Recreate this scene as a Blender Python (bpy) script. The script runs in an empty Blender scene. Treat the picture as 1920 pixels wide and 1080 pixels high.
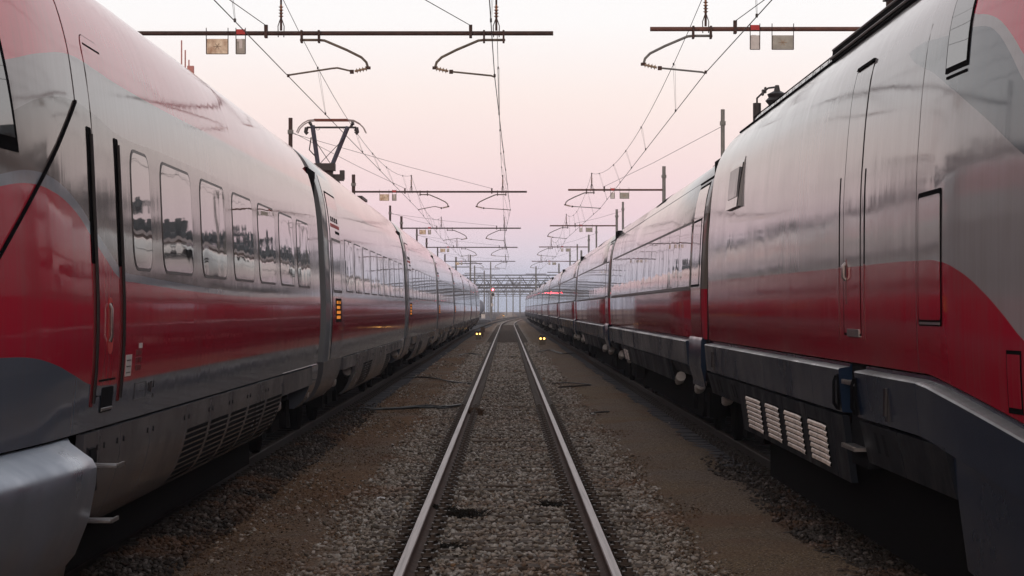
import bpy, bmesh, math, random
import numpy as np
R = math.radians
random.seed(7); rng = np.random.default_rng(11)
S = bpy.context.scene
COL = S.collection
EYE = 1.83           # camera height over the rail tops (z = 0)
F = 4130.0           # focal length in pixels of a 1920 wide picture
def at(px, py, Y):   # a pixel of the photograph at depth Y
    return ((px - 951.5) / F * Y, Y, EYE + (579 - py) / F * Y)

# ------------------------------------------------------------------ materials
def nm(name):
    m = bpy.data.materials.new(name); m.use_nodes = True
    nt = m.node_tree
    return m, nt, nt.nodes['Principled BSDF']
def N(nt, typ, **kw):
    n = nt.nodes.new(typ)
    for k, v in kw.items():
        if k == 'inp':
            for a, b in v.items(): n.inputs[a].default_value = b
        else: setattr(n, k, v)
    return n
def rgb(c): return (c[0], c[1], c[2], 1)
def mixc(nt, fac, a, b):
    n = N(nt, 'ShaderNodeMix', data_type='RGBA')
    for sock, v in ((n.inputs[0], fac), (n.inputs[6], a), (n.inputs[7], b)):
        if isinstance(v, (int, float)): sock.default_value = v
        elif isinstance(v, tuple): sock.default_value = rgb(v)
        else: nt.links.new(v, sock)
    return n.outputs[2]
def math_(nt, op, a, b=None, c=None, clamp=False):
    n = N(nt, 'ShaderNodeMath', operation=op, use_clamp=clamp)
    for i, v in enumerate((a, b, c)):
        if v is None: continue
        if isinstance(v, (int, float)): n.inputs[i].default_value = v
        else: nt.links.new(v, n.inputs[i])
    return n.outputs[0]
def coords(nt, scale=(1, 1, 1), kind='Object'):
    t = N(nt, 'ShaderNodeTexCoord'); mp = N(nt, 'ShaderNodeMapping')
    mp.inputs['Scale'].default_value = scale
    nt.links.new(t.outputs[kind], mp.inputs[0]); return mp.outputs[0]
def noise(nt, vec, scale, detail=4, rough=.55, out=0):
    n = N(nt, 'ShaderNodeTexNoise', inp={'Scale': scale, 'Detail': detail, 'Roughness': rough})
    nt.links.new(vec, n.inputs['Vector']); return n.outputs[out]
def ramp(nt, fac, stops, interp='LINEAR'):
    r = N(nt, 'ShaderNodeValToRGB'); cr = r.color_ramp; cr.interpolation = interp
    while len(cr.elements) < len(stops): cr.elements.new(.5)
    for e, (p, c) in zip(cr.elements, stops):
        e.position = p; e.color = rgb(c) if len(c) == 3 else c
    nt.links.new(fac, r.inputs[0]); return r.outputs[0]
def bump(nt, b, h, dist, strength=1.0, chain=None):
    n = N(nt, 'ShaderNodeBump', inp={'Distance': dist, 'Strength': strength})
    nt.links.new(h, n.inputs['Height'])
    if chain is not None: nt.links.new(chain, n.inputs['Normal'])
    if b is not None: nt.links.new(n.outputs[0], b.inputs['Normal'])
    return n.outputs[0]
def simple(name, col, rough=.5, metal=0., var=.25, scale=6., bmp=0., bscale=40., dirt=None, spec=.5):
    m, nt, b = nm(name)
    v = coords(nt); n = noise(nt, v, scale, 5, .6)
    d = dirt or tuple(c * (1 - var) * .8 for c in col)
    c = mixc(nt, math_(nt, 'MULTIPLY', ramp(nt, n, [(.35, (0, 0, 0)), (.7, (1, 1, 1))]), min(1, var * 2.5)), col, d)
    nt.links.new(c, b.inputs['Base Color'])
    b.inputs['Roughness'].default_value = rough; b.inputs['Metallic'].default_value = metal
    b.inputs['Specular IOR Level'].default_value = spec
    if bmp: bump(nt, b, noise(nt, v, bscale, 3), bmp)
    return m
def emit(name, col, e):
    m, nt, b = nm(name)
    b.inputs['Base Color'].default_value = rgb(tuple(c * .5 for c in col))
    b.inputs['Emission Color'].default_value = rgb(col); b.inputs['Emission Strength'].default_value = e
    return m

def livery(name, base, bands, rough=.05, wave=.0010, grime=.28, y0=0., y1=30., regions=(), dirt=(.12, .105, .10), ior=1.27, metal=0.):
    """Paint in bands over the height; each band is (colour, boundary) where the boundary is a height
    or a list of (y, z) points: the colour holds above it."""
    m, nt, b = nm(name)
    tc = N(nt, 'ShaderNodeTexCoord'); sx = N(nt, 'ShaderNodeSeparateXYZ')
    nt.links.new(tc.outputs['Object'], sx.inputs[0]); Y, Z = sx.outputs[1], sx.outputs[2]
    col = base
    yn = math_(nt, 'DIVIDE', math_(nt, 'SUBTRACT', Y, y0), y1 - y0, clamp=True)
    def bound(bd):
        if isinstance(bd, (int, float)): return bd
        fc = N(nt, 'ShaderNodeFloatCurve'); cv = fc.mapping.curves[0]
        pts = [((y - y0) / (y1 - y0), z / 5) for y, z in bd]
        while len(cv.points) < len(pts): cv.points.new(.5, .5)
        for p, (a, c) in zip(cv.points, pts): p.location = (min(max(a, 0), 1), c)
        fc.mapping.update(); nt.links.new(yn, fc.inputs['Value'])
        return math_(nt, 'MULTIPLY', fc.outputs[0], 5.0)
    for c, bd in bands:
        s = math_(nt, 'DIVIDE', math_(nt, 'SUBTRACT', Z, bound(bd)), .004, clamp=True)
        col = mixc(nt, s, col, c)
    for c, lo, hi in regions:
        s = math_(nt, 'MULTIPLY', math_(nt, 'DIVIDE', math_(nt, 'SUBTRACT', Z, bound(lo)), .004, clamp=True),
                  math_(nt, 'DIVIDE', math_(nt, 'SUBTRACT', bound(hi), Z), .004, clamp=True))
        col = mixc(nt, s, col, c)
    # grime: vertical streaks and soft blotches
    st = noise(nt, coords(nt, (1, 9, .5)), 1.6, 6, .65)
    bl = noise(nt, coords(nt), 1.1, 5, .6)
    g = math_(nt, 'MULTIPLY', ramp(nt, math_(nt, 'MULTIPLY', math_(nt, 'ADD', st, bl), .5), [(.42, (0, 0, 0)), (.68, (1, 1, 1))]), grime)
    col = mixc(nt, g, col, dirt)
    nt.links.new(col, b.inputs['Base Color']); b.inputs['IOR'].default_value = ior; b.inputs['Metallic'].default_value = metal
    rr = N(nt, 'ShaderNodeMapRange', inp={'From Min': .3, 'From Max': .7, 'To Min': rough * .7, 'To Max': rough * 1.9})
    nt.links.new(bl, rr.inputs[0]); nt.links.new(rr.outputs[0], b.inputs['Roughness'])
    ch = bump(nt, None, noise(nt, coords(nt, (1, .8, 1.3)), .9, 2, .5), wave * 3)
    ch = bump(nt, None, noise(nt, coords(nt, (1, 3.0, .6)), 1.6, 2, .5), wave, chain=ch)
    bump(nt, b, noise(nt, coords(nt, (1, 24, 5)), 4, 2, .5), wave * .004, chain=ch)
    return m

GREY = (.27, .27, .28); BEIGE = (.125, .118, .115); LOWGREY = (.10, .13, .175); RED = (.43, .018, .045); STRIPE = (.22, .26, .31); ROOFRED = (.60, .075, .11)
M = {}
nose_y0 = 4.0
M['left_nose'] = livery('left_nose_paint', LOWGREY, [
    (RED,    [(4, 1.45), (9.5, 1.585), (10.98, 1.583), (11.57, 1.569), (12.03, 1.527), (12.63, 1.445), (13.15, 1.375), (13.6, 1.355), (15, 1.36), (30, 1.36)]),
    (STRIPE, [(4, 1.8), (9.5, 2.22), (11.05, 2.443), (11.65, 2.49), (12.1, 2.472), (12.67, 2.394), (13.21, 2.243), (13.62, 2.124), (14.07, 2.02), (14.7, 2.0), (30, 2.0)]),
    (BEIGE,  [(4, 1.85), (9.5, 2.28), (11.06, 2.505), (11.66, 2.561), (12.12, 2.546), (12.84, 2.43), (13.23, 2.314), (13.7, 2.19), (14.18, 2.075), (14.8, 2.052), (30, 2.05)]),
    (GREY,   [(4, 2.1), (10, 2.5), (11.1, 2.781), (11.4, 2.862), (12.1, 2.993), (12.85, 3.04), (13.42, 3.013), (14.12, 2.955), (16, 2.96), (30, 2.97)]),
    (ROOFRED, [(4, 2.3), (10, 2.85), (11.19, 3.087), (11.5, 3.14), (12.03, 3.225), (12.97, 3.319), (13.63, 3.312), (14.36, 3.300), (20, 3.34), (30, 3.44)]),
], y0=4, y1=30)
M['left_car'] = livery('left_carriage_paint', LOWGREY, [(RED, 1.36), (STRIPE, 2.0), (BEIGE, 2.05), (GREY, 2.97), (ROOFRED, 3.42)])
M['left_end'] = livery('left_vestibule_paint', (.19, .215, .24), [], grime=.3)
M['left_door'] = livery('left_door_paint', LOWGREY, [(RED, 1.36), (STRIPE, 2.0), (BEIGE, 2.05), (GREY, 2.97), (ROOFRED, 3.28)], rough=.07)
RG = (.25, .255, .275); REDR = (.29, .010, .028)
M['loco'] = livery('power_car_paint', REDR, [
    (RG, [(4, 1.0), (9, 1.25), (10, 1.45), (10.9, 1.669), (11.26, 1.80), (11.65, 1.926), (12.09, 2.032), (12.59, 2.10), (13.25, 2.116), (16.07, 2.128), (30, 2.17)]),
    ], y0=4, y1=30, wave=.0012, grime=.32, rough=.07, regions=[
    ((.075, .10, .125), [(4, 1.4), (9.3, 2.15), (10.93, 2.595), (11.73, 2.864), (12.81, 3.176), (13.94, 3.44), (14.1, 3.6), (30, 4.6)],
                      [(4, 1.6), (9.8, 2.35), (11.01, 2.974), (11.34, 3.173), (11.57, 3.284), (11.8, 3.347), (12.65, 3.404), (13.94, 3.447), (14.1, 3.4), (30, 3.0)]),
    ((.48, .02, .06), [(4, 1.8), (9.5, 2.4), (10.5, 2.83), (11.05, 3.104), (11.32, 3.247), (11.6, 3.358), (11.84, 3.412), (12.13, 3.457), (12.4, 3.9), (12.6, 4.9), (30, 4.9)], 5.0)])
M['coach'] = livery('right_coach_paint', REDR, [(BEIGE, 2.08), (RG, 3.04)], wave=.0014, grime=.4, rough=.06)
M['coach_door'] = livery('right_door_paint', (.05, .07, .10), [(REDR, 1.42), (RG, 2.10)], wave=.001, grime=.3)
M['ledge'] = livery('dark_blue_skirt_paint', (.009, .021, .048), [], rough=.16, wave=.0008, grime=.35, dirt=(.026, .028, .034), ior=1.24)
M['ledgetop'] = livery('ledge_top_highlight', (.16, .175, .19), [], rough=.3, wave=.001, grime=.6, dirt=(.07, .06, .055))  # pale tone paints a highlight along the ledge top
M['skirt_r'] = livery('dark_underskirt_paint', (.009, .013, .020), [], rough=.4, wave=.001, grime=.5, dirt=(.024, .022, .021), ior=1.15)
M['skirt_l'] = livery('grey_skirt_paint', (.085, .092, .11), [], rough=.16, wave=.0012, grime=.5, dirt=(.04, .035, .032), ior=1.3)
M['silver'] = livery('silver_fairing_paint', (.21, .26, .33), [], rough=.3, wave=.00002, grime=.05, dirt=(.15, .16, .17), ior=1.5, metal=.6)

m, nt, b = nm('window_glass'); M['glass'] = m
b.inputs['Base Color'].default_value = (.012, .014, .016, 1); b.inputs['Roughness'].default_value = .02
b.inputs['IOR'].default_value = 1.75
bump(nt, b, noise(nt, coords(nt, (1, .55, .5)), 1.5, 2, .5), .0045)
m, nt, b = nm('door_glass'); M['dglass'] = m
b.inputs['Base Color'].default_value = (.01, .013, .017, 1); b.inputs['Roughness'].default_value = .05
bump(nt, b, noise(nt, coords(nt, (1, .6, .6)), 1.5, 2, .5), .003)

M['black'] = simple('black_rubber', (.003, .003, .004), .9, spec=.02)
M['rubber'] = simple('dark_gasket', (.018, .018, .022), .4)
M['slot'] = simple('dark_slot', (.005, .006, .008), .9, spec=.05)
M['redslot'] = simple('red_groove', (.16, .006, .012), .4)
M['under'] = simple('underframe_black', (.003, .003, .0035), .9, spec=.02)
M['steel'] = simple('brushed_steel', (.42, .42, .43), .3, .9, .3, 12)
M['damper'] = simple('pale_damper', (.55, .56, .57), .35, .2, .3, 10)
M['louvre'] = simple('pale_louvre', (.72, .64, .56), .4, .0, .4, 7)
M['white'] = simple('white_plate', (.6, .6, .6), .5)
M['rustbeam'] = simple('rusty_steel', (.055, .026, .02), .75, 0, .5, 5, .004)
M['brownbeam'] = simple('brown_steel', (.14, .055, .038), .7, 0, .45, 4, .003)
M['galv'] = simple('galvanised_steel', (.19, .20, .20), .55, .2, .35, 5)
M['olive'] = simple('weathered_tube', (.15, .13, .10), .6, .1, .5, 6)
M['greytube'] = simple('grey_tube', (.16, .165, .165), .5, .3, .3, 6)
M['insul'] = simple('brown_insulator', (.32, .16, .09), .4)
M['insul2'] = simple('cream_insulator', (.4, .32, .24), .5)
M['wire'] = simple('oxidised_wire', (.028, .026, .026), .6)
M['plate'] = simple('rusty_cream_plate', (.85, .78, .62), .7, 0, .35, 5, dirt=(.24, .09, .03))
M['plate2'] = simple('grey_plate', (.40, .41, .38), .7, 0, .3, 9)
M['redpaint'] = simple('red_paint', (.5, .03, .03), .6)
M['panto'] = simple('blue_grey_arm', (.09, .115, .165), .5, .2)
M['pantodark'] = simple('dark_fitting', (.02, .02, .024), .5)
M['carbon'] = simple('carbon_strip', (.2, .05, .03), .6, 0, .5, 20)
M['horn'] = simple('pale_horn', (.35, .33, .33), .5)
M['lattice'] = simple('grey_lattice', (.045, .048, .055), .65)
M['wood'] = simple('old_sleeper', (.10, .072, .052), .85, 0, .5, 7, .01)
M['conc'] = simple('concrete_sleeper', (.085, .095, .115), .85, 0, .4, 5, .006)
M['clip'] = simple('rail_clip', (.075, .055, .043), .55, .3, .4, 30)
M['cable'] = simple('black_cable', (.008, .008, .008), .5)
M['weed'] = simple('dark_weed', (.014, .012, .008), .9)
M['dryweed'] = simple('dry_weed', (.10, .055, .03), .9)
M['paper'] = simple('white_scrap', (.7, .72, .75), .6)
M['palered'] = simple('faded_red_paint', (.5, .22, .2), .7)
M['lampyellow'] = emit('warm_lamp', (1, .52, .12), 5)
M['lampred'] = emit('red_lamp', (1, .05, .08), 60)
M['display'] = emit('orange_display', (1, .33, .03), .55)
M['lampbody'] = simple('lamp_housing', (.13, .105, .07), .6)
M['wagon'] = simple('grey_wagon', (.17, .21, .28), .5)
M['leaf'] = simple('hazy_leaves', (.10, .13, .155), .9, 0, .5, .4)  # bluish evening haze is put into the leaf colour

# rail steel
m, nt, b = nm('rail_head'); M['railtop'] = m
v = coords(nt, (26, .25, 1)); n1 = noise(nt, v, 1.5, 4, .6)
nt.links.new(ramp(nt, n1, [(.3, (.20, .17, .16)), (.55, (.40, .345, .33)), (.75, (.28, .23, .21))]), b.inputs['Base Color'])
b.inputs['Metallic'].default_value = .8; b.inputs['Roughness'].default_value = .45
M['shedwall'] = simple('pale_render', (.74, .68, .64), .8, 0, .15, .3)
M['shedroof'] = simple('pale_sheet_roof', (.45, .44, .44), .4, 0, .2, .3)
M['railtopdark'] = simple('dull_shaded_rail_head', (.035, .027, .022), .7, 0, .4, 9)  # unpolished, and darkened further to paint the shade under the trains
M['railsidedark'] = simple('shaded_rail_side', (.02, .017, .015), .8, 0, .4, 8)  # rail rust darkened to paint the shade under the trains
M['clipdark'] = simple('dark_clip', (.05, .048, .047), .5, .3, .4, 30)  # darker clips for the two outer tracks
M['railside'] = simple('rail_rust', (.12, .068, .048), .8, 0, .5, 8, .003)

# stones and ground
def stone_mat(name, stops):
    m, nt, b = nm(name)
    g = N(nt, 'ShaderNodeNewGeometry')
    c = ramp(nt, g.outputs['Random Per Island'], stops)
    n1 = noise(nt, coords(nt), 60, 4, .6); n2 = noise(nt, coords(nt), .55, 4, .6)
    c = mixc(nt, math_(nt, 'MULTIPLY', n1, .6), c, (.05, .04, .034))
    rust = ramp(nt, n2, [(.5, (0, 0, 0)), (.66, (.4, .4, .4))])
    c = mixc(nt, rust, c, (.22, .11, .055))
    nt.links.new(c, b.inputs['Base Color']); b.inputs['Roughness'].default_value = .85
    b.inputs['Specular IOR Level'].default_value = .3
    bump(nt, b, noise(nt, coords(nt), 90, 3), .003)
    return m
M['stone'] = stone_mat('ballast_stone', [(0, (.10, .088, .072)), (.25, (.30, .265, .22)), (.5, (.41, .375, .33)), (.78, (.52, .50, .465)), (.92, (.68, .67, .65)), (1, (.27, .17, .09))])
M['gravel'] = stone_mat('brown_gravel', [(0, (.05, .03, .018)), (.4, (.17, .105, .06)), (.75, (.27, .185, .115)), (.93, (.36, .29, .22)), (1, (.55, .5, .45))])
M['darkstone'] = stone_mat('oily_stone', [(0, (.012, .011, .01)), (.4, (.035, .032, .03)), (.8, (.07, .066, .062)), (1, (.22, .21, .205))])  # shade beside the parked trains painted into the stone colours
def ground_mat():
    m, nt, b = nm('yard_ground')
    tc = N(nt, 'ShaderNodeTexCoord'); sx = N(nt, 'ShaderNodeSeparateXYZ'); nt.links.new(tc.outputs['Object'], sx.inputs[0])
    ob = tc.outputs['Object']
    X = sx.outputs[0]
    wob = math_(nt, 'MULTIPLY', math_(nt, 'SUBTRACT', noise(nt, ob, .9, 4, .6), .5), 1.1)
    ax = math_(nt, 'ADD', math_(nt, 'ABSOLUTE', X), wob)
    fine = noise(nt, ob, 38, 4, .7); mid = noise(nt, ob, 2.2, 5, .65); big = noise(nt, ob, .22, 4, .6)
    vor = N(nt, 'ShaderNodeTexVoronoi', inp={'Scale': 24., 'Randomness': 1.}); nt.links.new(ob, vor.inputs['Vector'])
    soil_l = mixc(nt, mid, (.16, .078, .030), (.31, .175, .078))
    soil_r = mixc(nt, mid, (.165, .112, .06), (.32, .235, .14))
    side = math_(nt, 'MULTIPLY', math_(nt, 'ADD', X, .6), 2., clamp=True)
    soil = mixc(nt, side, soil_l, soil_r)
    soil = mixc(nt, ramp(nt, big, [(.42, (0, 0, 0)), (.6, (1, 1, 1))]), soil, mixc(nt, fine, (0.155, 0.1162, 0.08525), (0.2945, 0.2325, 0.186)))
    soil = mixc(nt, ramp(nt, fine, [(.40, (1, 1, 1)), (.56, (0, 0, 0))]), soil, (0.05425, 0.0341, 0.02325))
    soil = mixc(nt, ramp(nt, noise(nt, ob, 60, 2, .5), [(.60, (0, 0, 0)), (.68, (1, 1, 1))]), soil, (0.465, 0.403, 0.341))
    balc = ramp(nt, vor.outputs['Color'], [(.1, (.15, .13, .11)), (.5, (.36, .325, .28)), (.9, (.50, .47, .43))])
    bal = mixc(nt, ramp(nt, vor.outputs['Distance'], [(.5, (0, 0, 0)), (.8, (1, 1, 1))]), balc, (0.0775, 0.062, 0.0527))
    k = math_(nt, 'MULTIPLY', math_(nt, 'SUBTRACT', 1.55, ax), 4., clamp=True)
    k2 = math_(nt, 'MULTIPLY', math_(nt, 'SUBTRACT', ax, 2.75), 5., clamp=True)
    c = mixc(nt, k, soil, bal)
    c = mixc(nt, k2, c, mixc(nt, mid, (.012, .011, .011), (.06, .057, .058)))  # shade under the trains painted into the ground colour
    rust = ramp(nt, noise(nt, ob, .55, 4, .6), [(.5, (0, 0, 0)), (.68, (0.6, 0.6, 0.6))])
    c = mixc(nt, rust, c, (0.1705, 0.08525, 0.0465))
    nt.links.new(c, b.inputs['Base Color']); b.inputs['Roughness'].default_value = .9
    b.inputs['Specular IOR Level'].default_value = .2
    h = mixc(nt, k, fine, math_(nt, 'SUBTRACT', 1., vor.outputs['Distance']))
    ch = bump(nt, None, h, .035)
    bump(nt, b, mid, .06, chain=ch)
    return m
M['ground'] = ground_mat()

# ------------------------------------------------------------------ mesh builder
class MB:
    def __init__(s): s.v = []; s.f = []; s.m = []
    def add(s, vs, fs, mi=0):
        o = len(s.v); s.v += [tuple(p) for p in vs]
        for f in fs: s.f.append(tuple(i + o for i in f)); s.m.append(mi)
        return s
    def box(s, c, d, mi=0, rot=None):
        vs = [(c[0] + i * d[0] / 2, c[1] + j * d[1] / 2, c[2] + k * d[2] / 2) for i in (-1, 1) for j in (-1, 1) for k in (-1, 1)]
        return s.add(vs, [(0, 1, 3, 2), (4, 6, 7, 5), (0, 4, 5, 1), (2, 3, 7, 6), (0, 2, 6, 4), (1, 5, 7, 3)], mi)
    def bar(s, a, b_, w, h=None, mi=0):      # a square bar between two points
        return s.tube([a, b_], w / 2, 4, mi)
    def tube(s, pts, r, n=6, mi=0, close=True):
        pts = [np.array(p, float) for p in pts]; vs = []; fs = []
        rr = r if isinstance(r, (list, tuple)) else [r] * len(pts)
        up0 = None
        for i, p in enumerate(pts):
            t = (pts[min(i + 1, len(pts) - 1)] - pts[max(i - 1, 0)]); t = t / (np.linalg.norm(t) + 1e-9)
            if up0 is None: up0 = np.array((0, 0, 1.)) if abs(t[2]) < .9 else np.array((1., 0, 0))
            a = np.cross(t, up0); a /= np.linalg.norm(a) + 1e-9; c = np.cross(a, t); up0 = c
            for k in range(n):
                q = 2 * math.pi * (k + .5) / n
                vs.append(p + rr[i] * (math.cos(q) * a + math.sin(q) * c))
        for i in range(len(pts) - 1):
            for k in range(n):
                fs.append((i * n + k, i * n + (k + 1) % n, (i + 1) * n + (k + 1) % n, (i + 1) * n + k))
        if close: fs += [tuple(range(n))[::-1], tuple(range((len(pts) - 1) * n, len(pts) * n))]
        return s.add(vs, fs, mi)
    def rows(s, rows, mi=0, closed=False, cap=False):    # a loft through rows of points
        n = len(rows[0]); vs = [p for r_ in rows for p in r_]; fs = []
        for i in range(len(rows) - 1):
            for k in range(n if closed else n - 1):
                fs.append((i * n + k, i * n + (k + 1) % n, (i + 1) * n + (k + 1) % n, (i + 1) * n + k))
        if cap: fs += [tuple(range(n))[::-1], tuple(range((len(rows) - 1) * n, len(rows) * n))]
        return s.add(vs, fs, mi)
    def build(s, name, mats, parent=None, smooth=False, loc=(0, 0, 0), fix=True, angle=35):
        me = bpy.data.meshes.new(name)
        me.from_pydata([tuple(map(float, p)) for p in s.v], [], s.f)
        for m_ in (mats if isinstance(mats, (list, tuple)) else [mats]): me.materials.append(M[m_])
        me.polygons.foreach_set('material_index', s.m)
        if fix or smooth:
            bm = bmesh.new(); bm.from_mesh(me)
            if fix: bmesh.ops.recalc_face_normals(bm, faces=bm.faces)
            if smooth:
                for f in bm.faces: f.smooth = True
                for e in bm.edges:
                    if len(e.link_faces) == 2 and e.calc_face_angle(0) > R(angle): e.smooth = False
            bm.to_mesh(me); bm.free()
        o = bpy.data.objects.new(name, me); o.location = loc; COL.objects.link(o)
        if parent is not None: o.parent = parent
        return o
def tag(o, label=None, cat=None, group=None, kind=None):
    if label: o['label'] = label
    if cat: o['category'] = cat
    if group: o['group'] = group
    if kind: o['kind'] = kind
    return o
def empty(name, loc=(0, 0, 0), parent=None, **kw):
    o = bpy.data.objects.new(name, None); o.location = loc; o.empty_display_size = .3; COL.objects.link(o)
    if parent is not None: o.parent = parent
    return tag(o, **kw)
def copy_tree(o, parent, loc):
    c = o.copy(); COL.objects.link(c); c.parent = parent; c.location = loc
    for ch in o.children: copy_tree(ch, c, ch.location)
    return c

# ------------------------------------------------------------------ trains: profile tools
def dense(pts, k=5):
    out = []
    P = [pts[0]] + list(pts) + [pts[-1]]
    for i in range(1, len(P) - 2):
        p0, p1, p2, p3 = (np.array(P[j], float) for j in (i - 1, i, i + 1, i + 2))
        for t in np.linspace(0, 1, k, endpoint=False):
            out.append(.5 * ((2 * p1) + (-p0 + p2) * t + (2 * p0 - 5 * p1 + 4 * p2 - p3) * t * t + (-p0 + 3 * p1 - 3 * p2 + p3) * t ** 3))
    out.append(np.array(pts[-1], float)); return np.array(out)
class Prof:
    def __init__(s, pts, k=4):
        s.d = dense(pts, k)
        up = s.d[np.concatenate([[True], np.diff(s.d[:, 1]) > 1e-6])]
        s.z = up[:, 1]; s.wv = up[:, 0]
    def w(s, z): return float(np.interp(z, s.z, s.wv))
PL = Prof([(1.435, 1.10), (1.455, 1.3), (1.475, 1.55), (1.48, 1.85), (1.472, 2.1), (1.455, 2.5), (1.435, 2.92), (1.405, 3.2), (1.365, 3.42), (1.29, 3.66), (1.17, 3.88), (1.0, 4.04), (.75, 4.15), (.4, 4.2), (0, 4.22)])
PR = Prof([(1.465, 1.445), (1.48, 1.7), (1.485, 2.1), (1.482, 2.6), (1.465, 2.9), (1.44, 3.2), (1.395, 3.5), (1.30, 3.74), (1.10, 3.975), (.85, 4.03), (0, 4.08)])
PC = Prof([(1.46, 1.445), (1.475, 1.7), (1.48, 2.1), (1.46, 2.6), (1.435, 3.0), (1.40, 3.25), (1.33, 3.48), (1.2, 3.70), (1.0, 3.85), (.7, 3.95), (.35, 3.99), (0, 4.0)])
def shell(mb, prof, stations, cx, mi=0, cap=True, bottom=None):
    """body loft: stations are (y, width scale, z function)"""
    rows = []
    for (y, sw, zf) in stations:
        right = [(cx + p[0] * sw, y, zf(p[1])) for p in prof.d]
        left = [(cx - p[0] * sw, y, zf(p[1])) for p in prof.d[::-1][1:]]
        rows.append(right + left)
    return mb.rows(rows, mi, closed=True, cap=cap)
ident = lambda z: z
def panel(mb, prof, cx, side, y0, y1, z0, z1, r=.0, off=.004, depth=.012, mi=0, nz=10, sw=None, rtop=None):
    """a slab that follows the body side between two stations and two heights, with rounded corners"""
    rt = r if rtop is None else rtop
    zs = set(np.linspace(z0, z1, nz).tolist())
    if r > 0: zs |= set((z0 + r * (1 - math.cos(t)) for t in np.linspace(0, math.pi / 2, 5)))
    if rt > 0: zs |= set((z1 - rt * (1 - math.cos(t)) for t in np.linspace(0, math.pi / 2, 5)))
    zs = sorted(zs); zs = [zs[0]] + [b_ for a, b_ in zip(zs, zs[1:]) if b_ - a > 1e-4]
    A = []; B = []
    for z in zs:
        ins = 0
        if r > 0 and z < z0 + r: ins = r - math.sqrt(max(0, r * r - (z0 + r - z) ** 2))
        elif rt > 0 and z > z1 - rt: ins = rt - math.sqrt(max(0, rt * rt - (z - z1 + rt) ** 2))
        ins = min(ins, (y1 - y0) / 2 - 1e-4)
        k = 1 if sw is None else sw
        def X(y, o): return cx + side * (prof.w(z) * (sw(y) if callable(sw) else k) + o)
        A.append([(X(y0 + ins, -depth), y0 + ins, z), (X(y0 + ins, off), y0 + ins, z), (X(y1 - ins, off), y1 - ins, z), (X(y1 - ins, -depth), y1 - ins, z)])
    return mb.rows(A, mi, closed=True, cap=True)
def window_part(prof, cx, side, y0, y1, z0, z1, r, parent, glass='glass', name='window', rim=.022):
    mb = MB()
    panel(mb, prof, cx, side, y0, y1, z0, z1, r, .003, .012, 0)
    panel(mb, prof, cx, side, y0 + rim, y1 - rim, z0 + rim, z1 - rim, max(.01, r - rim), .0045, .012, 1)
    return mb.build(name, ['rubber', glass], parent, smooth=True)

def wheelset(mb, cx, y, mi=0):
    for s_ in (-1, 1):
        x = cx + s_ * .75; n = 22; ri = []
        for (dx, r) in ((-.065, .43), (-.03, .45), (.05, .445), (.065, .40), (.065, .15)):
            ri.append([(x + s_ * dx, y + r * math.cos(2 * math.pi * k / n), .45 + r * math.sin(2 * math.pi * k / n)) for k in range(n)])
        mb.rows(ri, mi, closed=True, cap=True)
    mb.tube([(cx - .75, y, .45), (cx + .75, y, .45)], .09, 10, mi)
def bogie(cx, side, yc, parent, damp=True):
    mb = MB()
    for dy in (-1.35, 1.35): wheelset(mb, cx, yc + dy)
    for s_ in (-1, 1):
        mb.box((cx + s_ * 1.05, yc, .62), (.16, 3.2, .22)); mb.box((cx + s_ * 1.05, yc, .5), (.2, .9, .3))
        for dy in (-1.35, 1.35): mb.box((cx + s_ * 1.05, yc + dy, .5), (.22, .42, .34))
    mb.box((cx, yc, .6), (1.9, .5, .3))
    mb.build('bogie', 'under', parent, smooth=True)
    if damp:
        for dy in (-1.8, 1.75):
            d = MB(); x = cx + side * 1.3
            d.tube([(x, yc + dy - .02, .80), (x, yc + dy + .28, .74)], .075, 12)
            d.tube([(x, yc + dy + .28, .74), (x, yc + dy + .5, .70)], .052, 12)
            d.build('damper', 'damper', parent, smooth=True)

# ------------------------------------------------------------------ left train
CXL = -3.95
left = empty('high_speed_train', (CXL, 4, 0), label='long grey and red trainset with separate oval windows and one raised pantograph', cat='train')
def rel(y): return (0, y - 4, 0)
sideL = 1
def skirt_l(parent, segs, ztop=1.085, zbot=.42):
    for (y0, y1, louv) in segs:
        mb = MB(); rows = []
        for z, w in ((ztop, 1.452), (.9, 1.44), (.75, 1.405), (.6, 1.35), (.5, 1.29), (zbot, 1.20)):
            rows.append([(sideL * (w - .05), y0 + .008, z), (sideL * w, y0 + .008, z), (sideL * w, y1 - .008, z), (sideL * (w - .05), y1 - .008, z)])
        mb.rows(rows, 0, closed=True, cap=True)
        wz = lambda z: float(np.interp(z, (.42, .5, .6, .75, .9, 1.085), (1.20, 1.29, 1.35, 1.405, 1.44, 1.452)))
        if louv:
            n = 9; cols = louv
            for c in range(cols):
                a = y0 + .1 + (y1 - y0 - .1) * c / cols; b_ = y0 + (y1 - y0 - .1) * (c + 1) / cols
                for k in range(n):
                    zz = .885 - k * .048
                    mb.rows([[(sideL * (wz(z) + o), a, z), (sideL * (wz(z) + o), b_, z)] for z, o in ((zz, .0025), (zz - .031, .0025))], 1)
        for yy in (y0 + .12, y1 - .12):
            mb.box((sideL * 1.443, yy, .985), (.014, .016, .035), 1)
        mb.build('skirt_panel', ['skirt_l', 'slot'], parent, smooth=True, fix=True)
def end_bellows(parent, y, cx=0, zt=3.8):
    mb = MB(); mb.box((cx, y, 2.25), (2.62, 1.2, 2.9))
    mb.build('gangway', 'black', parent)

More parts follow.
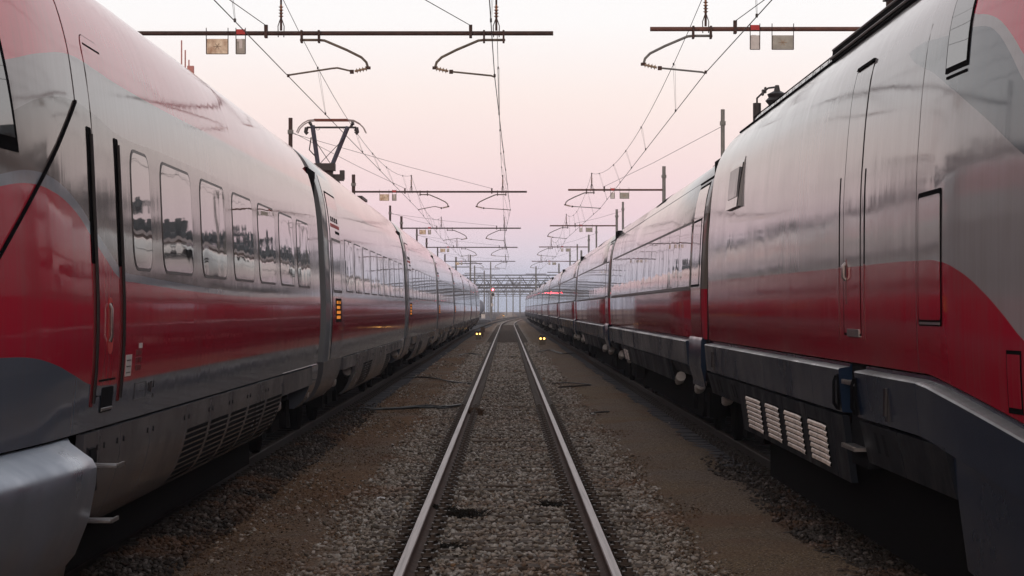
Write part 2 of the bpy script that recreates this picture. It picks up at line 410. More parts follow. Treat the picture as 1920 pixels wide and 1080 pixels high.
# nose car -----------------------------------------------------------
nose = empty('leading_carriage', rel(0), left, label='leading carriage with wavy red band and shiny silver nose fairing')
def nose_w(y):
    if y >= 12.2: return 1.0
    t = min(1, (12.2 - y) / 7.6); return 1 - .40 * t ** 1.3 - .12 * t ** 3
def nose_zf(y):
    if y >= 12.2: return ident
    t = min(1, (12.2 - y) / 7.6); top = 4.22 - 2.2 * t ** 1.7
    return lambda z: 1.10 + (z - 1.10) * (top - 1.10) / 3.12
def stations(y0, ys, y1): return [(y, nose_w(y), nose_zf(y)) for y in ys]
mb = MB()
ys = list(np.linspace(4.6, 12.2, 26)) + [13, 16, 20, 24, 28, 29.1]
shell(mb, PL, [(y, nose_w(y), nose_zf(y)) for y in ys], 0)
mb.build('body_shell', 'left_nose', nose, smooth=True, angle=50)
for i, (a, b_) in enumerate(((14.62, 15.40), (15.88, 17.42), (17.92, 19.5), (20.0, 21.6), (22.05, 23.65), (24.08, 25.7), (26.1, 27.75))):
    window_part(PL, 0, 1, a, b_, 2.085, 2.9, .16, nose)
# crew door, its grooves, handle and step
mb = MB(); panel(mb, PL, 0, 1, 13.32, 14.0, 1.30, 3.50, .05, .004, .01, 0, rtop=.12)
panel(mb, PL, 0, 1, 13.315, 14.005, 1.295, 3.505, .05, .0015, .01, 1, rtop=.12)
panel(mb, PL, 0, 1, 13.40, 13.95, 3.44, 3.452, 0, .0055, .01, 1, nz=3)
panel(mb, PL, 0, 1, 13.38, 13.94, 1.385, 1.397, 0, .0055, .01, 1, nz=3)
mb.build('crew_door', ['left_nose', 'black'], nose, smooth=True)
mb = MB(); panel(mb, PL, 0, 1, 13.60, 13.78, 1.55, 1.90, .07, .0056, .01, 0, rtop=.085)
panel(mb, PL, 0, 1, 13.69, 13.755, 1.62, 1.87, .03, .0065, .01, 2)
mb.tube([(1.487, 13.63, 1.86), (1.502, 13.63, 1.83), (1.502, 13.63, 1.66), (1.487, 13.63, 1.63)], .011, 8, 1)
mb.build('door_handle', ['redpaint', 'steel', 'slot'], nose, smooth=True)
for a in (13.13, 14.04):
    mb = MB()
    panel(mb, PL, 0, 1, a, a + .15, 2.10, 2.92, .02, .0035, .01, 0)
    panel(mb, PL, 0, 1, a + .02, a + .13, 1.24, 2.10, .02, .003, .01, 1)
    mb.tube([(PL.w(z) + .012, a + .1, z) for z in np.linspace(1.26, 2.88, 9)], .011, 6, 2)
    mb.build('handrail_groove', ['black', 'redslot', 'rubber'], nose, smooth=True)
mb = MB(); panel(mb, PL, 0, 1, 13.50, 13.90, 1.19, 1.345, .025, .0065, .01, 0)
mb.tube([(1.45, 13.52, 1.21), (1.45, 13.88, 1.21)], .012, 6, 1)
mb.build('door_step', ['slot', 'steel'], nose)
# diagonal rubber seam of the nose cover
mb = MB()
def nx(y, z):
    zf = nose_zf(y); z0 = 1.10 + (z - 1.10) * 3.12 / (zf(4.22) - 1.10); return PL.w(z0) * nose_w(y)
pts = []
for t in np.linspace(0, 1, 14):
    y = 12.85 + (10.85 - 12.85) * t; z = 3.04 + (2.03 - 3.04) * t; pts.append((nx(y, z) + .002, y, z))
mb.tube(pts, .013, 6); mb.build('nose_seam', 'black', nose, smooth=True)
mb = MB(); mb.tube([(nx(12.85, z) + .0005, 12.85, z) for z in np.linspace(3.04, 4.12, 16)], .0035, 5); mb.build('panel_seam', 'rubber', nose)
# cab side window
def cab_panel(mb, y0, y1, z0, z1, off, mi, lean=0.):
    rows = []
    for z in np.linspace(z0, z1, 9):
        sh = lean * (z - z0); row = []
        for y, o in ((y0 + sh, -.02), (y0 + sh, off), ((y0 + y1) / 2 + sh, off), (y1 + sh, off), (y1 + sh, -.02)): row.append((nx(y, z) + o, y, z))
        rows.append(row)
    mb.rows(rows, mi, closed=True, cap=True)
mb = MB(); cab_panel(mb, 9.3, 11.40, 2.64, 3.35, .006, 0, -.3); cab_panel(mb, 9.4, 11.33, 2.71, 3.3, .009, 1, -.35)
mb.build('cab_window', ['black', 'glass'], nose, smooth=True)
# labels stuck by the door
mb = MB(); panel(mb, PL, 0, 1, 14.30, 14.52, 1.39, 1.53, 0, .003, .01, 0, nz=3)
for k in range(3): panel(mb, PL, 0, 1, 14.33, 14.49, 1.41 + .04 * k, 1.417 + .04 * k, 0, .0042, .01, 1, nz=2)
mb.build('inspection_label', ['white', 'rubber'], nose)
mb = MB()
for k, zz in enumerate((1.42, 1.47, 1.52)):
    for j in range(2): panel(mb, PL, 0, 1, 14.66 + j * .13, 14.77 + j * .13, zz, zz + .035, 0, .003, .01, 1, nz=2)
panel(mb, PL, 0, 1, 14.79, 14.92, 1.565, 1.60, 0, .003, .01, 0, nz=2)
mb.build('inspection_label', ['white', 'redslot'], nose)
mb = MB()
for (a, b_, c, d) in ((14.72, 15.2, 1.33, 1.333), (14.72, 15.2, 1.22, 1.223), (14.72, 14.735, 1.22, 1.333), (15.185, 15.2, 1.22, 1.333), (14.9, 15.1, 1.275, 1.279), (15.28, 15.33, 1.26, 1.32), (15.36, 15.44, 1.25, 1.325), (15.5, 15.54, 1.28, 1.33), (15.5, 15.54, 1.21, 1.24)):
    panel(mb, PL, 0, 1, a, b_, c, d, 0, .0025, .01, 0, nz=2)
mb.build('stencilled_marking', 'rubber', nose)
skirt_l(nose, [(13.0, 13.55, 0), (13.55, 14.25, 0), (14.25, 15.45, 0), (15.45, 17.2, 0), (17.2, 18.6, 1), (18.6, 19.95, 1), (19.95, 21.35, 1), (21.35, 22.95, 1), (22.95, 24.6, 1)])
mb = MB(); panel(mb, PL, 0, 1, 24.6, 28.2, 1.10, 1.105, 0, .01, .01, 0, nz=2)
mb.rows([[(1.40, y, .86 if y < 28.3 else .9), (1.448, y, .86 if y < 28.3 else .9), (1.452, y, 1.085), (1.40, y, 1.085)] for y in (24.62, 28.2)], 0, closed=True, cap=True)
mb.build('skirt_panel', 'skirt_l', nose)
mb = MB(); rows = []
for z, w in ((1.10, 1.452), (.95, 1.44), (.8, 1.40), (.66, 1.33), (.55, 1.22)):
    rows.append([(w - .3, 28.2, z), (w, 28.2, z), (w, 29.08, z), (w - .3, 29.08, z)])
mb.rows(rows, 0, closed=True, cap=True); mb.build('end_valance', 'left_nose', nose, smooth=True)
bogie(0, 1, 26.6, nose)
# silver fairing under the nose
mb = MB(); rows = []
for t in np.linspace(0, 1, 22):
    y = 12.75 - 7.6 * t
    k = min(1, (12.75 - y) / .45); k = math.sqrt(max(0, 1 - (1 - k) ** 2)); nw = nose_w(max(y, 4.7))
    sec = [(1.40, 1.085), (1.44, 1.085), (1.50, 1.06), (1.57, 1.02), (1.62, .985), (1.645, .94), (1.64, .85), (1.60, .65), (1.52, .45), (1.38, .28), (1.2, .22)]
    rows.append([((1.40 + (w - 1.40) * (.12 + .88 * k)) * nw if w > 1.4 else w * nw, y, z) for w, z in sec])
front = [[(p[0] * .3, rows[-1][0][1] - .25, p[2]) for p in rows[-1]]]
mb.rows(rows + front, 0); mb.rows([[(-x, y, z) for x, y, z in r_] for r_ in rows + front], 0)
mb.build('nose_fairing', 'silver', nose, smooth=True, angle=60)
mb = MB(); mb.rows([[(x + .0015, y, z) for x, y, z in (r_[0], r_[1])] for r_ in []] or [[(0, 0, 0), (0, 0, .001)], [(0, .001, 0), (0, .001, .001)]], 0)
for zz, yy in ((.905, 12.95), (.60, 12.75)):
    mb2 = MB()
    mb2.box((1.56, yy + .06, zz), (.22, .22, .012)); mb2.box((1.665, yy + .06, zz + .006), (.012, .22, .022))
    mb2.tube([(1.36, yy - .02, zz + .16), (1.44, yy - .02, zz + .02), (1.66, yy - .02, zz)], .010, 6)
    mb2.build('boarding_step', 'steel', nose)
mb = MB(); mb.box((1.447, 13.27, .86), (.02, .2, .26)); mb.build('step_opening', 'slot', nose)
mb = MB(); mb.box((0, 16.4, .52), (2.2, 15.8, .8)); mb.build('underframe', 'under', nose)  # black box enlarged to keep the space under the nose dark
mb = MB(); mb.rows([[(-1.40, y, 1.10), (-1.452, y, 1.085), (-1.40, y, .75), (-1.2, y, .25), (-1.1, y, .25)] for y in (8, 29.0)], 0, closed=True, cap=True); mb.build('far_skirt', 'skirt_l', nose)
end_bellows(nose, 29.6)

# ordinary carriage ---------------------------------------------------
GAPL = [30.1, 54.2, 78.0, 102.0, 125.4, 149.6, 174.6]
LL = 23.15
proto = empty('carriage', rel(GAPL[0]), left)
mb = MB(); ring = lambda y, s_: (y, s_, ident)
shell(mb, PL, [ring(3.15, 1.0), ring(8, 1.0), ring(14, 1.0), ring(LL, 1.0)], 0)
mb.build('body_shell', 'left_car', proto, smooth=True, angle=50)
mb = MB()
shell(mb, PL, [ring(0, .992), ring(.06, 1.0), ring(3.15, 1.0)], 0)
mb.build('vestibule_shell', 'left_end', proto, smooth=True, angle=50)
mb = MB(); panel(mb, PL, 0, 1, .66, 3.02, .90 + .21, 3.72, .0, .008, .012, 0, rtop=.25, nz=14)
mb.build('door_frame', 'left_end', proto, smooth=True)
mb = MB()
panel(mb, PL, 0, 1, .93, 2.83, 1.12, 3.5, .0, .0115, .01, 1, rtop=.1, nz=14)
panel(mb, PL, 0, 1, .97, 2.80, 1.125, 3.47, .0, .0135, .01, 0, rtop=.1, nz=14)
panel(mb, PL, 0, 1, 1.12, 2.7, 2.60 + .40, 3.05, 0, .0155, .01, 2, nz=3)
for k in range(4): panel(mb, PL, 0, 1, 1.25 + k * .34, 1.45 + k * .34, 3.08, 3.15, 0, .0155, .01, 1, nz=2)
panel(mb, PL, 0, 1, 1.9, 2.65, 2.92, 2.96, 0, .0155, .01, 1, nz=2)
mb.build('passenger_door', ['left_door', 'black', 'redpaint'], proto, smooth=True)
mb = MB(); panel(mb, PL, 0, 1, 1.12, 2.72, 2.06, 2.84, .03, .016, .01, 0); panel(mb, PL, 0, 1, 1.2, 2.64, 2.1, 2.8, .03, .0175, .01, 1)
mb.build('door_window', ['rubber', 'dglass'], proto, smooth=True)
mb = MB(); panel(mb, PL, 0, 1, 1.45, 2.5, 1.64, 1.98, 0, .016, .01, 0, nz=3)
for k in range(4):
    y = 1.6
    for j in range(6):
        w = (.10, .06, .12, .08)[(k + j) % 4]
        if random.random() < .85: panel(mb, PL, 0, 1, y, y + w, 1.685 + .072 * k, 1.728 + .072 * k, 0, .0175, .01, 1, nz=2)
        y += w + .03
mb.build('destination_display', ['black', 'display'], proto)
mb = MB(); rows = []
for z, w in ((1.10, 1.437), (.95, 1.425), (.8, 1.385), (.66, 1.315), (.55, 1.20)):
    rows.append([(w - .3, .02, z), (w, .02, z), (w, 3.35 - (1.1 - z) * 1.0, z), (w - .3, 3.35 - (1.1 - z) * 1.0, z)])
mb.rows(rows, 0, closed=True, cap=True); mb.build('end_valance', 'skirt_l', proto, smooth=True)
for k in range(9):
    a = 3.75 + k * 2.12; window_part(PL, 0, 1, a, a + 1.62, 2.085, 2.9, .12, proto)
mb = MB(); mb.rows([[(1.38, y, .90), (1.448, y, .9), (1.452, y, 1.085), (1.38, y, 1.085)] for y in (3.5, 6.3)], 0, closed=True, cap=True)
mb.build('skirt_panel', 'skirt_l', proto)
skirt_l(proto, [(6.3, 8.3, 0), (8.3, 11.0, 2), (11.0, 13.6, 0), (13.6, 15.6, 0), (15.6, 17.4, 1)])
mb = MB(); mb.rows([[(1.38, y, .90), (1.448, y, .9), (1.452, y, 1.085), (1.38, y, 1.085)] for y in (17.4, 22.0)], 0, closed=True, cap=True)
mb.build('skirt_panel', 'skirt_l', proto)
mb = MB(); rows = []
for z, w in ((1.10, 1.452), (.95, 1.44), (.8, 1.40), (.66, 1.33), (.55, 1.22)):
    rows.append([(w - .3, 22.0, z), (w, 22.0, z), (w, LL - .02, z), (w - .3, LL - .02, z)])
mb.rows(rows, 0, closed=True, cap=True); mb.build('end_valance', 'left_car', proto, smooth=True)
bogie(0, 1, 4.6, proto); bogie(0, 1, 19.7, proto)
mb = MB(); mb.box((0, 12, .62), (1.9, 13, .7)); mb.build('underframe', 'under', proto)
mb = MB(); mb.rows([[(-1.40, y, 1.10), (-1.452, y, 1.085), (-1.40, y, .75), (-1.2, y, .25), (-1.1, y, .25)] for y in (.1, LL)], 0, closed=True, cap=True); mb.build('far_skirt', 'skirt_l', proto)
end_bellows(proto, LL + .25)
for g in GAPL[1:]:
    copy_tree(proto, left, rel(g))
# pantograph on the second carriage
pan = empty('pantograph', (.06, 45, 0), left)
mb = MB()
mb.tube([(-.32, 0, 5.0), (-.42, -.3, 5.88)], .052, 8, 0); mb.tube([(-.02, 0, 5.0), (.36, -.3, 5.85)], .052, 8, 0)
for (a, b_) in (((-.32, 0, 5.02), (.28, -.3, 5.6)), ((-.02, 0, 5.02), (-.40, -.3, 5.6))): mb.tube([a, b_], .008, 5, 1)
mb.tube([(-.45, -.3, 5.62), (-.5, -.2, 5.35), (-.36, -.1, 5.2)], .014, 5, 1)
mb.build('upper_arm', ['panto', 'pantodark'], pan, smooth=True)
mb = MB(); mb.box((-.17, 0, 4.98), (.46, .3, .16)); mb.box((-.1, .1, 4.84), (.2, .24, .18)); mb.box((.05, .2, 4.76), (.36, .24, .14)); mb.box((.2, .2, 4.82), (.1, .2, .2))
mb.tube([(.02, .2, 4.78), (.16, 1.9, 4.35)], .06, 8); mb.tube([(-.25, .2, 4.78), (-.25, 1.9, 4.35)], .03, 8)
mb.build('lower_arm', 'pantodark', pan, smooth=True)
mb = MB()
mb.tube([(-.55, -.3, 5.84), (.55, -.3, 5.84)], .022, 6, 0)
for dy in (-.45, -.15):
    mb.box((0, dy, 6.0), (.74, .05, .035), 1)
    for s_ in (-1, 1):
        mb.tube([(s_ * x, dy, z) for x, z in ((.36, 6.0), (.5, 5.985), (.62, 5.92), (.71, 5.83), (.76, 5.72))], .013, 6, 2)
for s_ in (-1, 1):
    mb.box((s_ * .47, -.3, 5.93), (.05, .34, .05), 0); mb.tube([(s_ * .42, -.3, 5.84), (s_ * .47, -.3, 5.93)], .03, 6, 0)
    mb.tube([(s_ * .55, -.3, 5.84), (s_ * .57, -.3, 5.74), (s_ * .53, -.3, 5.70)], .045, 8, 0)
    mb.tube([(s_ * .3 + .05 * math.cos(t), -.3, 5.86 + .08 * math.sin(t)) for t in np.linspace(0, -math.pi, 8)], .006, 4, 0)
mb.build('pantograph_head', ['pantodark', 'carbon', 'horn'], pan, smooth=True)
mb = MB()
for x in (-.5, .5):
    for y in (1.0, 2.6): mb.tube([(x, y, 4.15), (x, y, 4.34)], .06, 8)
mb.box((0, 1.8, 4.36), (1.2, 1.9, .06)); mb.build('base_frame', 'pantodark', pan)

# ------------------------------------------------------------------ right train
CXR = 3.95
right = empty('high_speed_train', (CXR, 4, 0), label='long grey and red train with dark skirts headed by a windowless power car', cat='train')
sR = -1
def skirt_r(parent, y0, y1, zt, zb, name='underskirt_panel', w0=1.498, w1=1.43, gap=.008, mat='skirt_r', extra=None, mats=None):
    mb = MB(); wz = lambda z: float(np.interp(z, (zb, zt), (w1, w0)))
    mb.rows([[(sR * (wz(z) - .05), y0 + gap, z), (sR * wz(z), y0 + gap, z), (sR * wz(z), y1 - gap, z), (sR * (wz(z) - .05), y1 - gap, z)] for z in np.linspace(zb, zt, 4)], 0, closed=True, cap=True)
    # optional slots or louvres
    if extra: extra(mb, wz)
    return mb.build(name, mats or [mat], parent)
def ledge(parent, y0, y1, f=None):
    mb = MB(); rows = []
    for y in np.linspace(y0, y1, max(2, int((y1 - y0) / .35) + 1)):
        k, dz = (1, 0) if f is None else f(y)
        rows.append([(sR * w * k, y, z + dz) for w, z in ((1.38, 1.43), (1.445, 1.43), (1.447, 1.408), (1.522, 1.396), (1.532, 1.386), (1.530, 1.376), (1.502, 1.075), (1.40, 1.07))])
    mb.rows(rows, 0, closed=True, cap=True)
    o = mb.build('skirt_ledge', ['ledge', 'ledgetop'], parent, smooth=True, angle=18)
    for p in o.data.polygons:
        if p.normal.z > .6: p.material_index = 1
    return o
loco = empty('power_car', rel(0), right, label='windowless power car with roof grilles and pale louvres low in its skirt')
def rw(y):
    if y >= 12.6: return 1.0
    t = min(1, (12.6 - y) / 7.4); return 1 - .40 * t ** 1.3 - .12 * t ** 3
def rzf(y):
    if y >= 12.0: dz = 0
    else: dz = 0
    t = min(1, max(0, (12.6 - y) / 7.4)); top = 4.08 - 2.0 * t ** 1.9
    tb = min(1, max(0, (13.0 - y) / 7.8)); bot = 1.445 - 1.0 * tb ** 1.25
    return lambda z: bot + (z - 1.445) * (top - bot) / (4.08 - 1.445)
mb = MB(); ys = list(np.linspace(5.2, 13.0, 30)) + [14, 17, 20, 23, 26, 27.05]
shell(mb, PR, [(y, rw(y), rzf(y)) for y in ys], 0)
mb.build('body_shell', 'loco', loco, smooth=True, angle=50)
# ledge with the gap for the steps
def lf(y):
    t = min(1, max(0, (13.0 - y) / 7.8)); return rw(y), -1.0 * t ** 1.25
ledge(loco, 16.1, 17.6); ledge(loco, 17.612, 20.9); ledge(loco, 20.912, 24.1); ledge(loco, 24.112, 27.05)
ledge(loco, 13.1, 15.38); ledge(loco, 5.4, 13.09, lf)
for z in (1.30, .84):
    mb = MB(); mb.box((sR * 1.47, 15.74, z), (.10, .6, .025)); 
    for k in range(6): mb.box((sR * 1.515, 15.5 + k * .095, z + .014), (.02, .05, .012))
    mb.build('boarding_step', 'steel', loco)
mb = MB(); mb.box((sR * 1.36, 15.74, 1.1), (.14, .72, .78)); mb.build('step_recess', 'slot', loco)
for yy in (16.16, 15.32):
    mb = MB(); mb.box((sR * 1.522, yy, 1.22), (.02, .07, .26)); mb.tube([(sR * 1.54, yy, 1.34), (sR * 1.555, yy, 1.30), (sR * 1.555, yy, 1.14), (sR * 1.53, yy, 1.10)], .012, 6)
    mb.build('grab_handle', 'black', loco)
# underskirt panels
def slots2(a, b_):
    def fn(mb, wz):
        for yy in (a, b_):
            mb.rows([[(sR * (wz(z) + .003), yy - .06, z), (sR * (wz(z) + .003), yy + .06, z)] for z in (.86, 1.0)], 1)
    return fn
def louvre(y0, y1):
    def fn(mb, wz):
        a, b_ = y0 + .28, y1 - .12
        mb.rows([[(sR * (wz(z) + .002), a, z), (sR * (wz(z) + .002), b_, z)] for z in (.60, .945)], 1)
        for k in range(7):
            zz = .93 - k * .047
            sag = [(zz - .001, .003), (zz - .012, .011), (zz - .034, .016), (zz - .037, .003)]
            mb.rows([[(sR * (wz(z) + o), a + .01, z - .006), (sR * (wz(z) + o), a + (b_ - a) * .25, z), (sR * (wz(z) + o), b_ - .01, z)] for z, o in sag], 2)
        for yy in (y0 + .15, y1 - .15):
            mb.box((sR * 1.478, yy, 1.01), (.02, .05, .045), 1)
    return fn
skirt_r(loco, 25.1, 27.05, 1.05, .80, extra=slots2(25.6, 25.9), mats=['skirt_r', 'slot'])
skirt_r(loco, 22.9, 23.45, 1.05, .55)
lz = [(21.2, 22.9), (19.75, 21.2), (18.2, 19.75), (16.75, 18.2)]
for a, b_ in lz: skirt_r(loco, a, b_, 1.05, .555, 'louvred_panel', extra=louvre(a, b_), mats=['skirt_r', 'slot', 'louvre'])
skirt_r(loco, 23.45, 25.1, 1.05, .80, extra=slots2(23.9, 24.2), mats=['skirt_r', 'slot'])
skirt_r(loco, 16.12, 16.75, 1.05, .555)
skirt_r(loco, 13.9, 15.36, 1.05, .76, extra=slots2(14.75, 14.45), mats=['skirt_r', 'slot'])
skirt_r(loco, 12.35, 13.9, 1.05, .76)
mb = MB(); rows = []
for y in np.linspace(6, 12.33, 14):
    k, dz = lf(y); k *= .985; zt = 1.06 + dz; rows.append([(sR * 1.35 * k, y, zt), (sR * 1.49 * k, y, zt), (sR * 1.40 * k, y, max(.2, zt - .65)), (sR * 1.1 * k, y, .18)])
mb.rows(rows, 0, closed=True, cap=True); mb.build('front_valance', 'ledge', loco, smooth=True)
mb = MB(); panel(mb, PR, 0, sR, 0, .001, 2, 2.1)
# hatch handles on the ledge
for yy in (14.1, 26.0):
    mb = MB(); mb.box((sR * 1.512, yy, 1.23), (.02, .12, .25)); mb.tube([(sR * 1.525, yy, 1.32), (sR * 1.53, yy, 1.14)], .02, 6); mb.build('hatch_latch', 'rubber', loco)
# crew door
mb = MB()
panel(mb, PR, 0, sR, 15.38, 16.16, 1.64, 3.56, .0, .003, .01, 1, nz=16)
panel(mb, PR, 0, sR, 15.395, 16.125, 1.655, 3.55, .0, .005, .01, 0, nz=16)
panel(mb, PR, 0, sR, 15.4, 16.1, 3.56, 3.585, 0, .018, .01, 1, nz=3)
mb.build('crew_door', ['loco', 'black'], loco, smooth=True)
mb = MB(); panel(mb, PR, 0, sR, 15.95, 16.05, 1.86, 2.19, .045, .0065, .01, 0)
mb.tube([(sR * 1.49, 16.0, 2.16), (sR * 1.51, 16.0, 2.14), (sR * 1.51, 16.0, 2.06), (sR * 1.49, 16.0, 2.04)], .016, 8, 1)
mb.build('door_handle', ['redslot', 'steel'], loco, smooth=True)
mb = MB(); panel(mb, PR, 0, sR, 15.44, 15.97, 1.632, 1.685, .0, .012, .01, 0, nz=3); mb.build('kick_plate', 'steel', loco)
for a in (15.2, 16.34):
    mb = MB(); panel(mb, PR, 0, sR, a, a + .05, 1.6, 2.14, .01, .0025, .01, 0, nz=8); panel(mb, PR, 0, sR, a, a + .04, 2.14, 2.80, .01, .0025, .01, 1, nz=8)
    mb.build('handrail_groove', ['redslot', 'black'], loco)
mb = MB(); panel(mb, PR, 0, sR, 13.285, 13.297, 1.45, 3.55, 0, .0012, .01, 0, nz=24); mb.build('panel_seam', 'rubber', loco)
mb = MB(); panel(mb, PR, 0, sR, 12.52, 13.22, 1.73, 2.52, .03, .003, .01, 1); panel(mb, PR, 0, sR, 12.545, 13.19, 1.765, 2.49, .03, .006, .01, 0)
panel(mb, PR, 0, sR, 12.56, 13.17, 1.738, 1.752, 0, .008, .01, 2, nz=2)
mb.build('equipment_door', ['loco', 'black', 'steel'], loco, smooth=True)
def rx(y, z):
    zf = rzf(y); lo, hi = 1.445, 4.08
    for _ in range(30):
        mi = (lo + hi) / 2
        if zf(mi) < z: lo = mi
        else: hi = mi
    return PR.w(lo) * rw(y)
mb = MB()
for (ya, yb, za, zb, o, mi) in ((12.08, 12.6, 3.17, 3.75, .005, 0), (12.11, 12.57, 3.20, 3.73, .008, 1), (12.1, 12.56, 3.135, 3.15, .006, 0)):
    mb.rows([[(sR * (rx(y, z) + q), y, z) for y, q in ((ya + (z - 3.2) * .12, -.02), (ya + (z - 3.2) * .12, o), (yb + (z - 3.2) * .12, o), (yb + (z - 3.2) * .12, -.02))] for z in np.linspace(za, zb, 8)], mi, closed=True, cap=True)
mb.build('cab_window', ['black', 'glass'], loco, smooth=True)
mb = MB()
for (ya, yb, za, zb, o, mi) in ((10.95, 11.2, 1.30, 1.62, .003, 0), (10.97, 11.18, 1.33, 1.60, .006, 1)):
    mb.rows([[(sR * (rx(y, z) + q), y, z) for y, q in ((ya, -.02), (ya, o), (yb, o), (yb, -.02))] for z in np.linspace(za, zb, 4)], mi, closed=True, cap=True)
mb.build('socket_cover', ['black', 'loco'], loco)
# ventilation flap high on the side
mb = MB(); y0, y1 = 23.5, 24.8
mb.rows([[(sR * (PR.w(z) - .02), y, z) for y in (y0, y1)] + [(sR * (PR.w(z) + o), y, z) for y, in ((y1,), (y0,))] for z, o in ((2.93, .035), (3.0, .03), (3.2, .02), (3.4, .01), (3.46, .006))], 0, closed=True, cap=True)
panel(mb, PR, 0, sR, y0 + .2, y1 - .15, 3.04, 3.36, 0, .034, .01, 1, nz=3)
mb.rows([[(sR * (PR.w(z) + o + .003), y, z) for y in (y0, y0 + .09)] for z, o in ((2.93, .035), (3.0, .03), (3.2, .02), (3.4, .01))], 2)
mb.build('vent_flap', ['loco', 'skirt_l', 'black'], loco)
# roof hood with grilles
mb = MB(); rows = []
for y, k in ((13.2, .0), (14.6, 1), (25.6, 1), (26.4, .1)):
    rows.append([(x, y, 4.0 + (z - 4.0) * k) for x, z in ((1.06, 3.96), (1.035, 4.08), (.96, 4.14), (.5, 4.22), (0, 4.24), (-.5, 4.22), (-.96, 4.14), (-1.035, 4.08), (-1.06, 3.96))])
mb.rows(rows, 0); mb.build('roof_hood', 'loco', loco, smooth=True)
mb = MB()
for s_ in (-1, 1):
    mb = MB(); mb.tube([(s_ * 1.105, y, 3.985) for y in (13.8, 26.9)], .014, 5); mb.build('roof_gutter', 'black', loco)
    mb = MB(); mb.tube([(s_ * 1.17, y, 3.905) for y in (13.8, 26.9)], .007, 5); mb.build('roof_seam', 'black', loco)
for s_ in (-1, 1):
    mb = MB(); mb.rows([[(s_ * 1.10, y, 3.96), (s_ * 1.085, y, 4.10), (s_ * 1.02, y, 4.15), (s_ * .96, y, 3.99)] for y in (13.9, 19.4)], 0, closed=True, cap=True)
    mb.tube([(s_ * 1.10, y, 4.03) for y in (13.9, 19.4)], .012, 5, 1); mb.tube([(s_ * 1.085, y, 4.105) for y in (13.9, 19.4)], .010, 5, 1)
    mb.build('roof_grille', ['black', 'galv'], loco)
    for k in range(12):
        y = 19.9 + k * .5; mb = MB()
        mb.rows([[(s_ * (x + .004), yy, z) for yy in (y, y + .045)] for x, z in ((1.062, 3.975), (1.04, 4.078), (.965, 4.142))], 0); mb.build('roof_grille', 'black', loco)
    mb = MB(); mb.tube([(s_ * 1.05, y, 4.03) for y in (19.6, 26.4)], .007, 5); mb.tube([(s_ * 1.0, y, 4.12) for y in (19.6, 26.4)], .007, 5); mb.build('roof_rail', 'black', loco)
# roof insulators at the rear
mb = MB(); mb.tube([(sR * .88, 27.1, 4.05), (sR * .88, 27.1, 4.36)], .05, 10, 0)
mb.tube([(sR * .88, 27.1, 4.36), (sR * .88, 27.1, 4.42), (sR * .83, 27.05, 4.47), (sR * .76, 26.95, 4.53), (sR * .67, 26.8, 4.53)], .012, 6, 0)
for x, z in ((.82, 4.48), (.79, 4.51)): mb.box((sR * x, 27.0, z), (.02, .1, .07))
prof = [(.1, 4.05), (.12, 4.15), (.1, 4.2), (.17, 4.26), (.12, 4.3), (.18, 4.36), (.13, 4.4), (.15, 4.44), (.05, 4.48), (.03, 4.55)]
mb.rows([[(sR * .67 + r * .8 * math.cos(2 * math.pi * k / 14), 26.8 + r * math.sin(2 * math.pi * k / 14), z) for k in range(14)] for r, z in prof], 0, closed=True, cap=True)
mb.build('roof_insulator', 'pantodark', loco, smooth=True)
mb = MB(); mb.tube([(sR * .3, y, z) for y, z in ((24.2, 4.18), (24.0, 4.34), (23.3, 4.42), (21, 4.42))], .02, 6); mb.build('roof_cable', 'black', loco)
bogie(0, sR, 24.5, loco)
mb = MB(); mb.box((0, 15.2, .55), (2.6, 14.0, .8)); mb.build('underframe', 'under', loco)  # widened black box, blacks out the open space below the power car
mb = MB(); mb.rows([[(1.38, y, 1.43), (1.53, y, 1.39), (1.49, y, 1.06), (1.40, y, .3), (1.30, y, .3)] for y in (9, 27.0)], 0, closed=True, cap=True); mb.build('far_skirt', 'skirt_r', loco)
end_bellows(loco, 27.45)
mb = MB(); mb.rows([[(sR * w, y, z) for w, z in ((1.47, 1.1), (1.475, 2.0), (1.45, 3.0), (1.36, 3.5))] for y in (27.07, 27.3)], 0); mb.build('end_rubber', 'black', loco)

# coaches
GAPR = [27.8 + 25.9 * i for i in range(11)]
LR = 25.2
co = empty('coach', rel(GAPR[0]), right)
mb = MB(); shell(mb, PC, [ring(0, .99), ring(.05, 1), ring(6, 1), ring(14, 1), ring(LR - .05, 1), ring(LR, .99)], 0)
mb.build('body_shell', 'coach', co, smooth=True, angle=50)
mb = MB(); panel(mb, PC, 0, sR, .3, 1.85, 1.10, 3.46, 0, .004, .01, 1, rtop=.05, nz=14); panel(mb, PC, 0, sR, .36, 1.8, 1.10, 3.42, 0, .007, .01, 0, rtop=.05, nz=14)
panel(mb, PC, 0, sR, 0.02, 2.05, 3.50, 3.525, 0, .014, .01, 1, nz=3)
mb.rows([[(sR * (1.46 - .02), y, z) for y in (.1, 2.0)] + [(sR * w, y, z) for y in (2.0, .1)] for z, w in ((.82, 1.42), (1.1, 1.5), (1.42, 1.5), (1.46, 1.482))], 2, closed=True, cap=True)
mb.build('passenger_door', ['coach_door', 'black', 'ledge'], co, smooth=True)
mb = MB(); panel(mb, PC, 0, sR, .55, 1.75, 2.12, 3.0, 0, .0095, .01, 0); panel(mb, PC, 0, sR, .60, 1.7, 2.15, 2.97, 0, .011, .01, 1)
mb.build('door_window', ['black', 'dglass'], co, smooth=True)
for k in range(11):
    a = 2.1 + k * 2.05; window_part(PC, 0, sR, a, a + 2.035, 2.12, 3.0, 0, co, rim=.018)
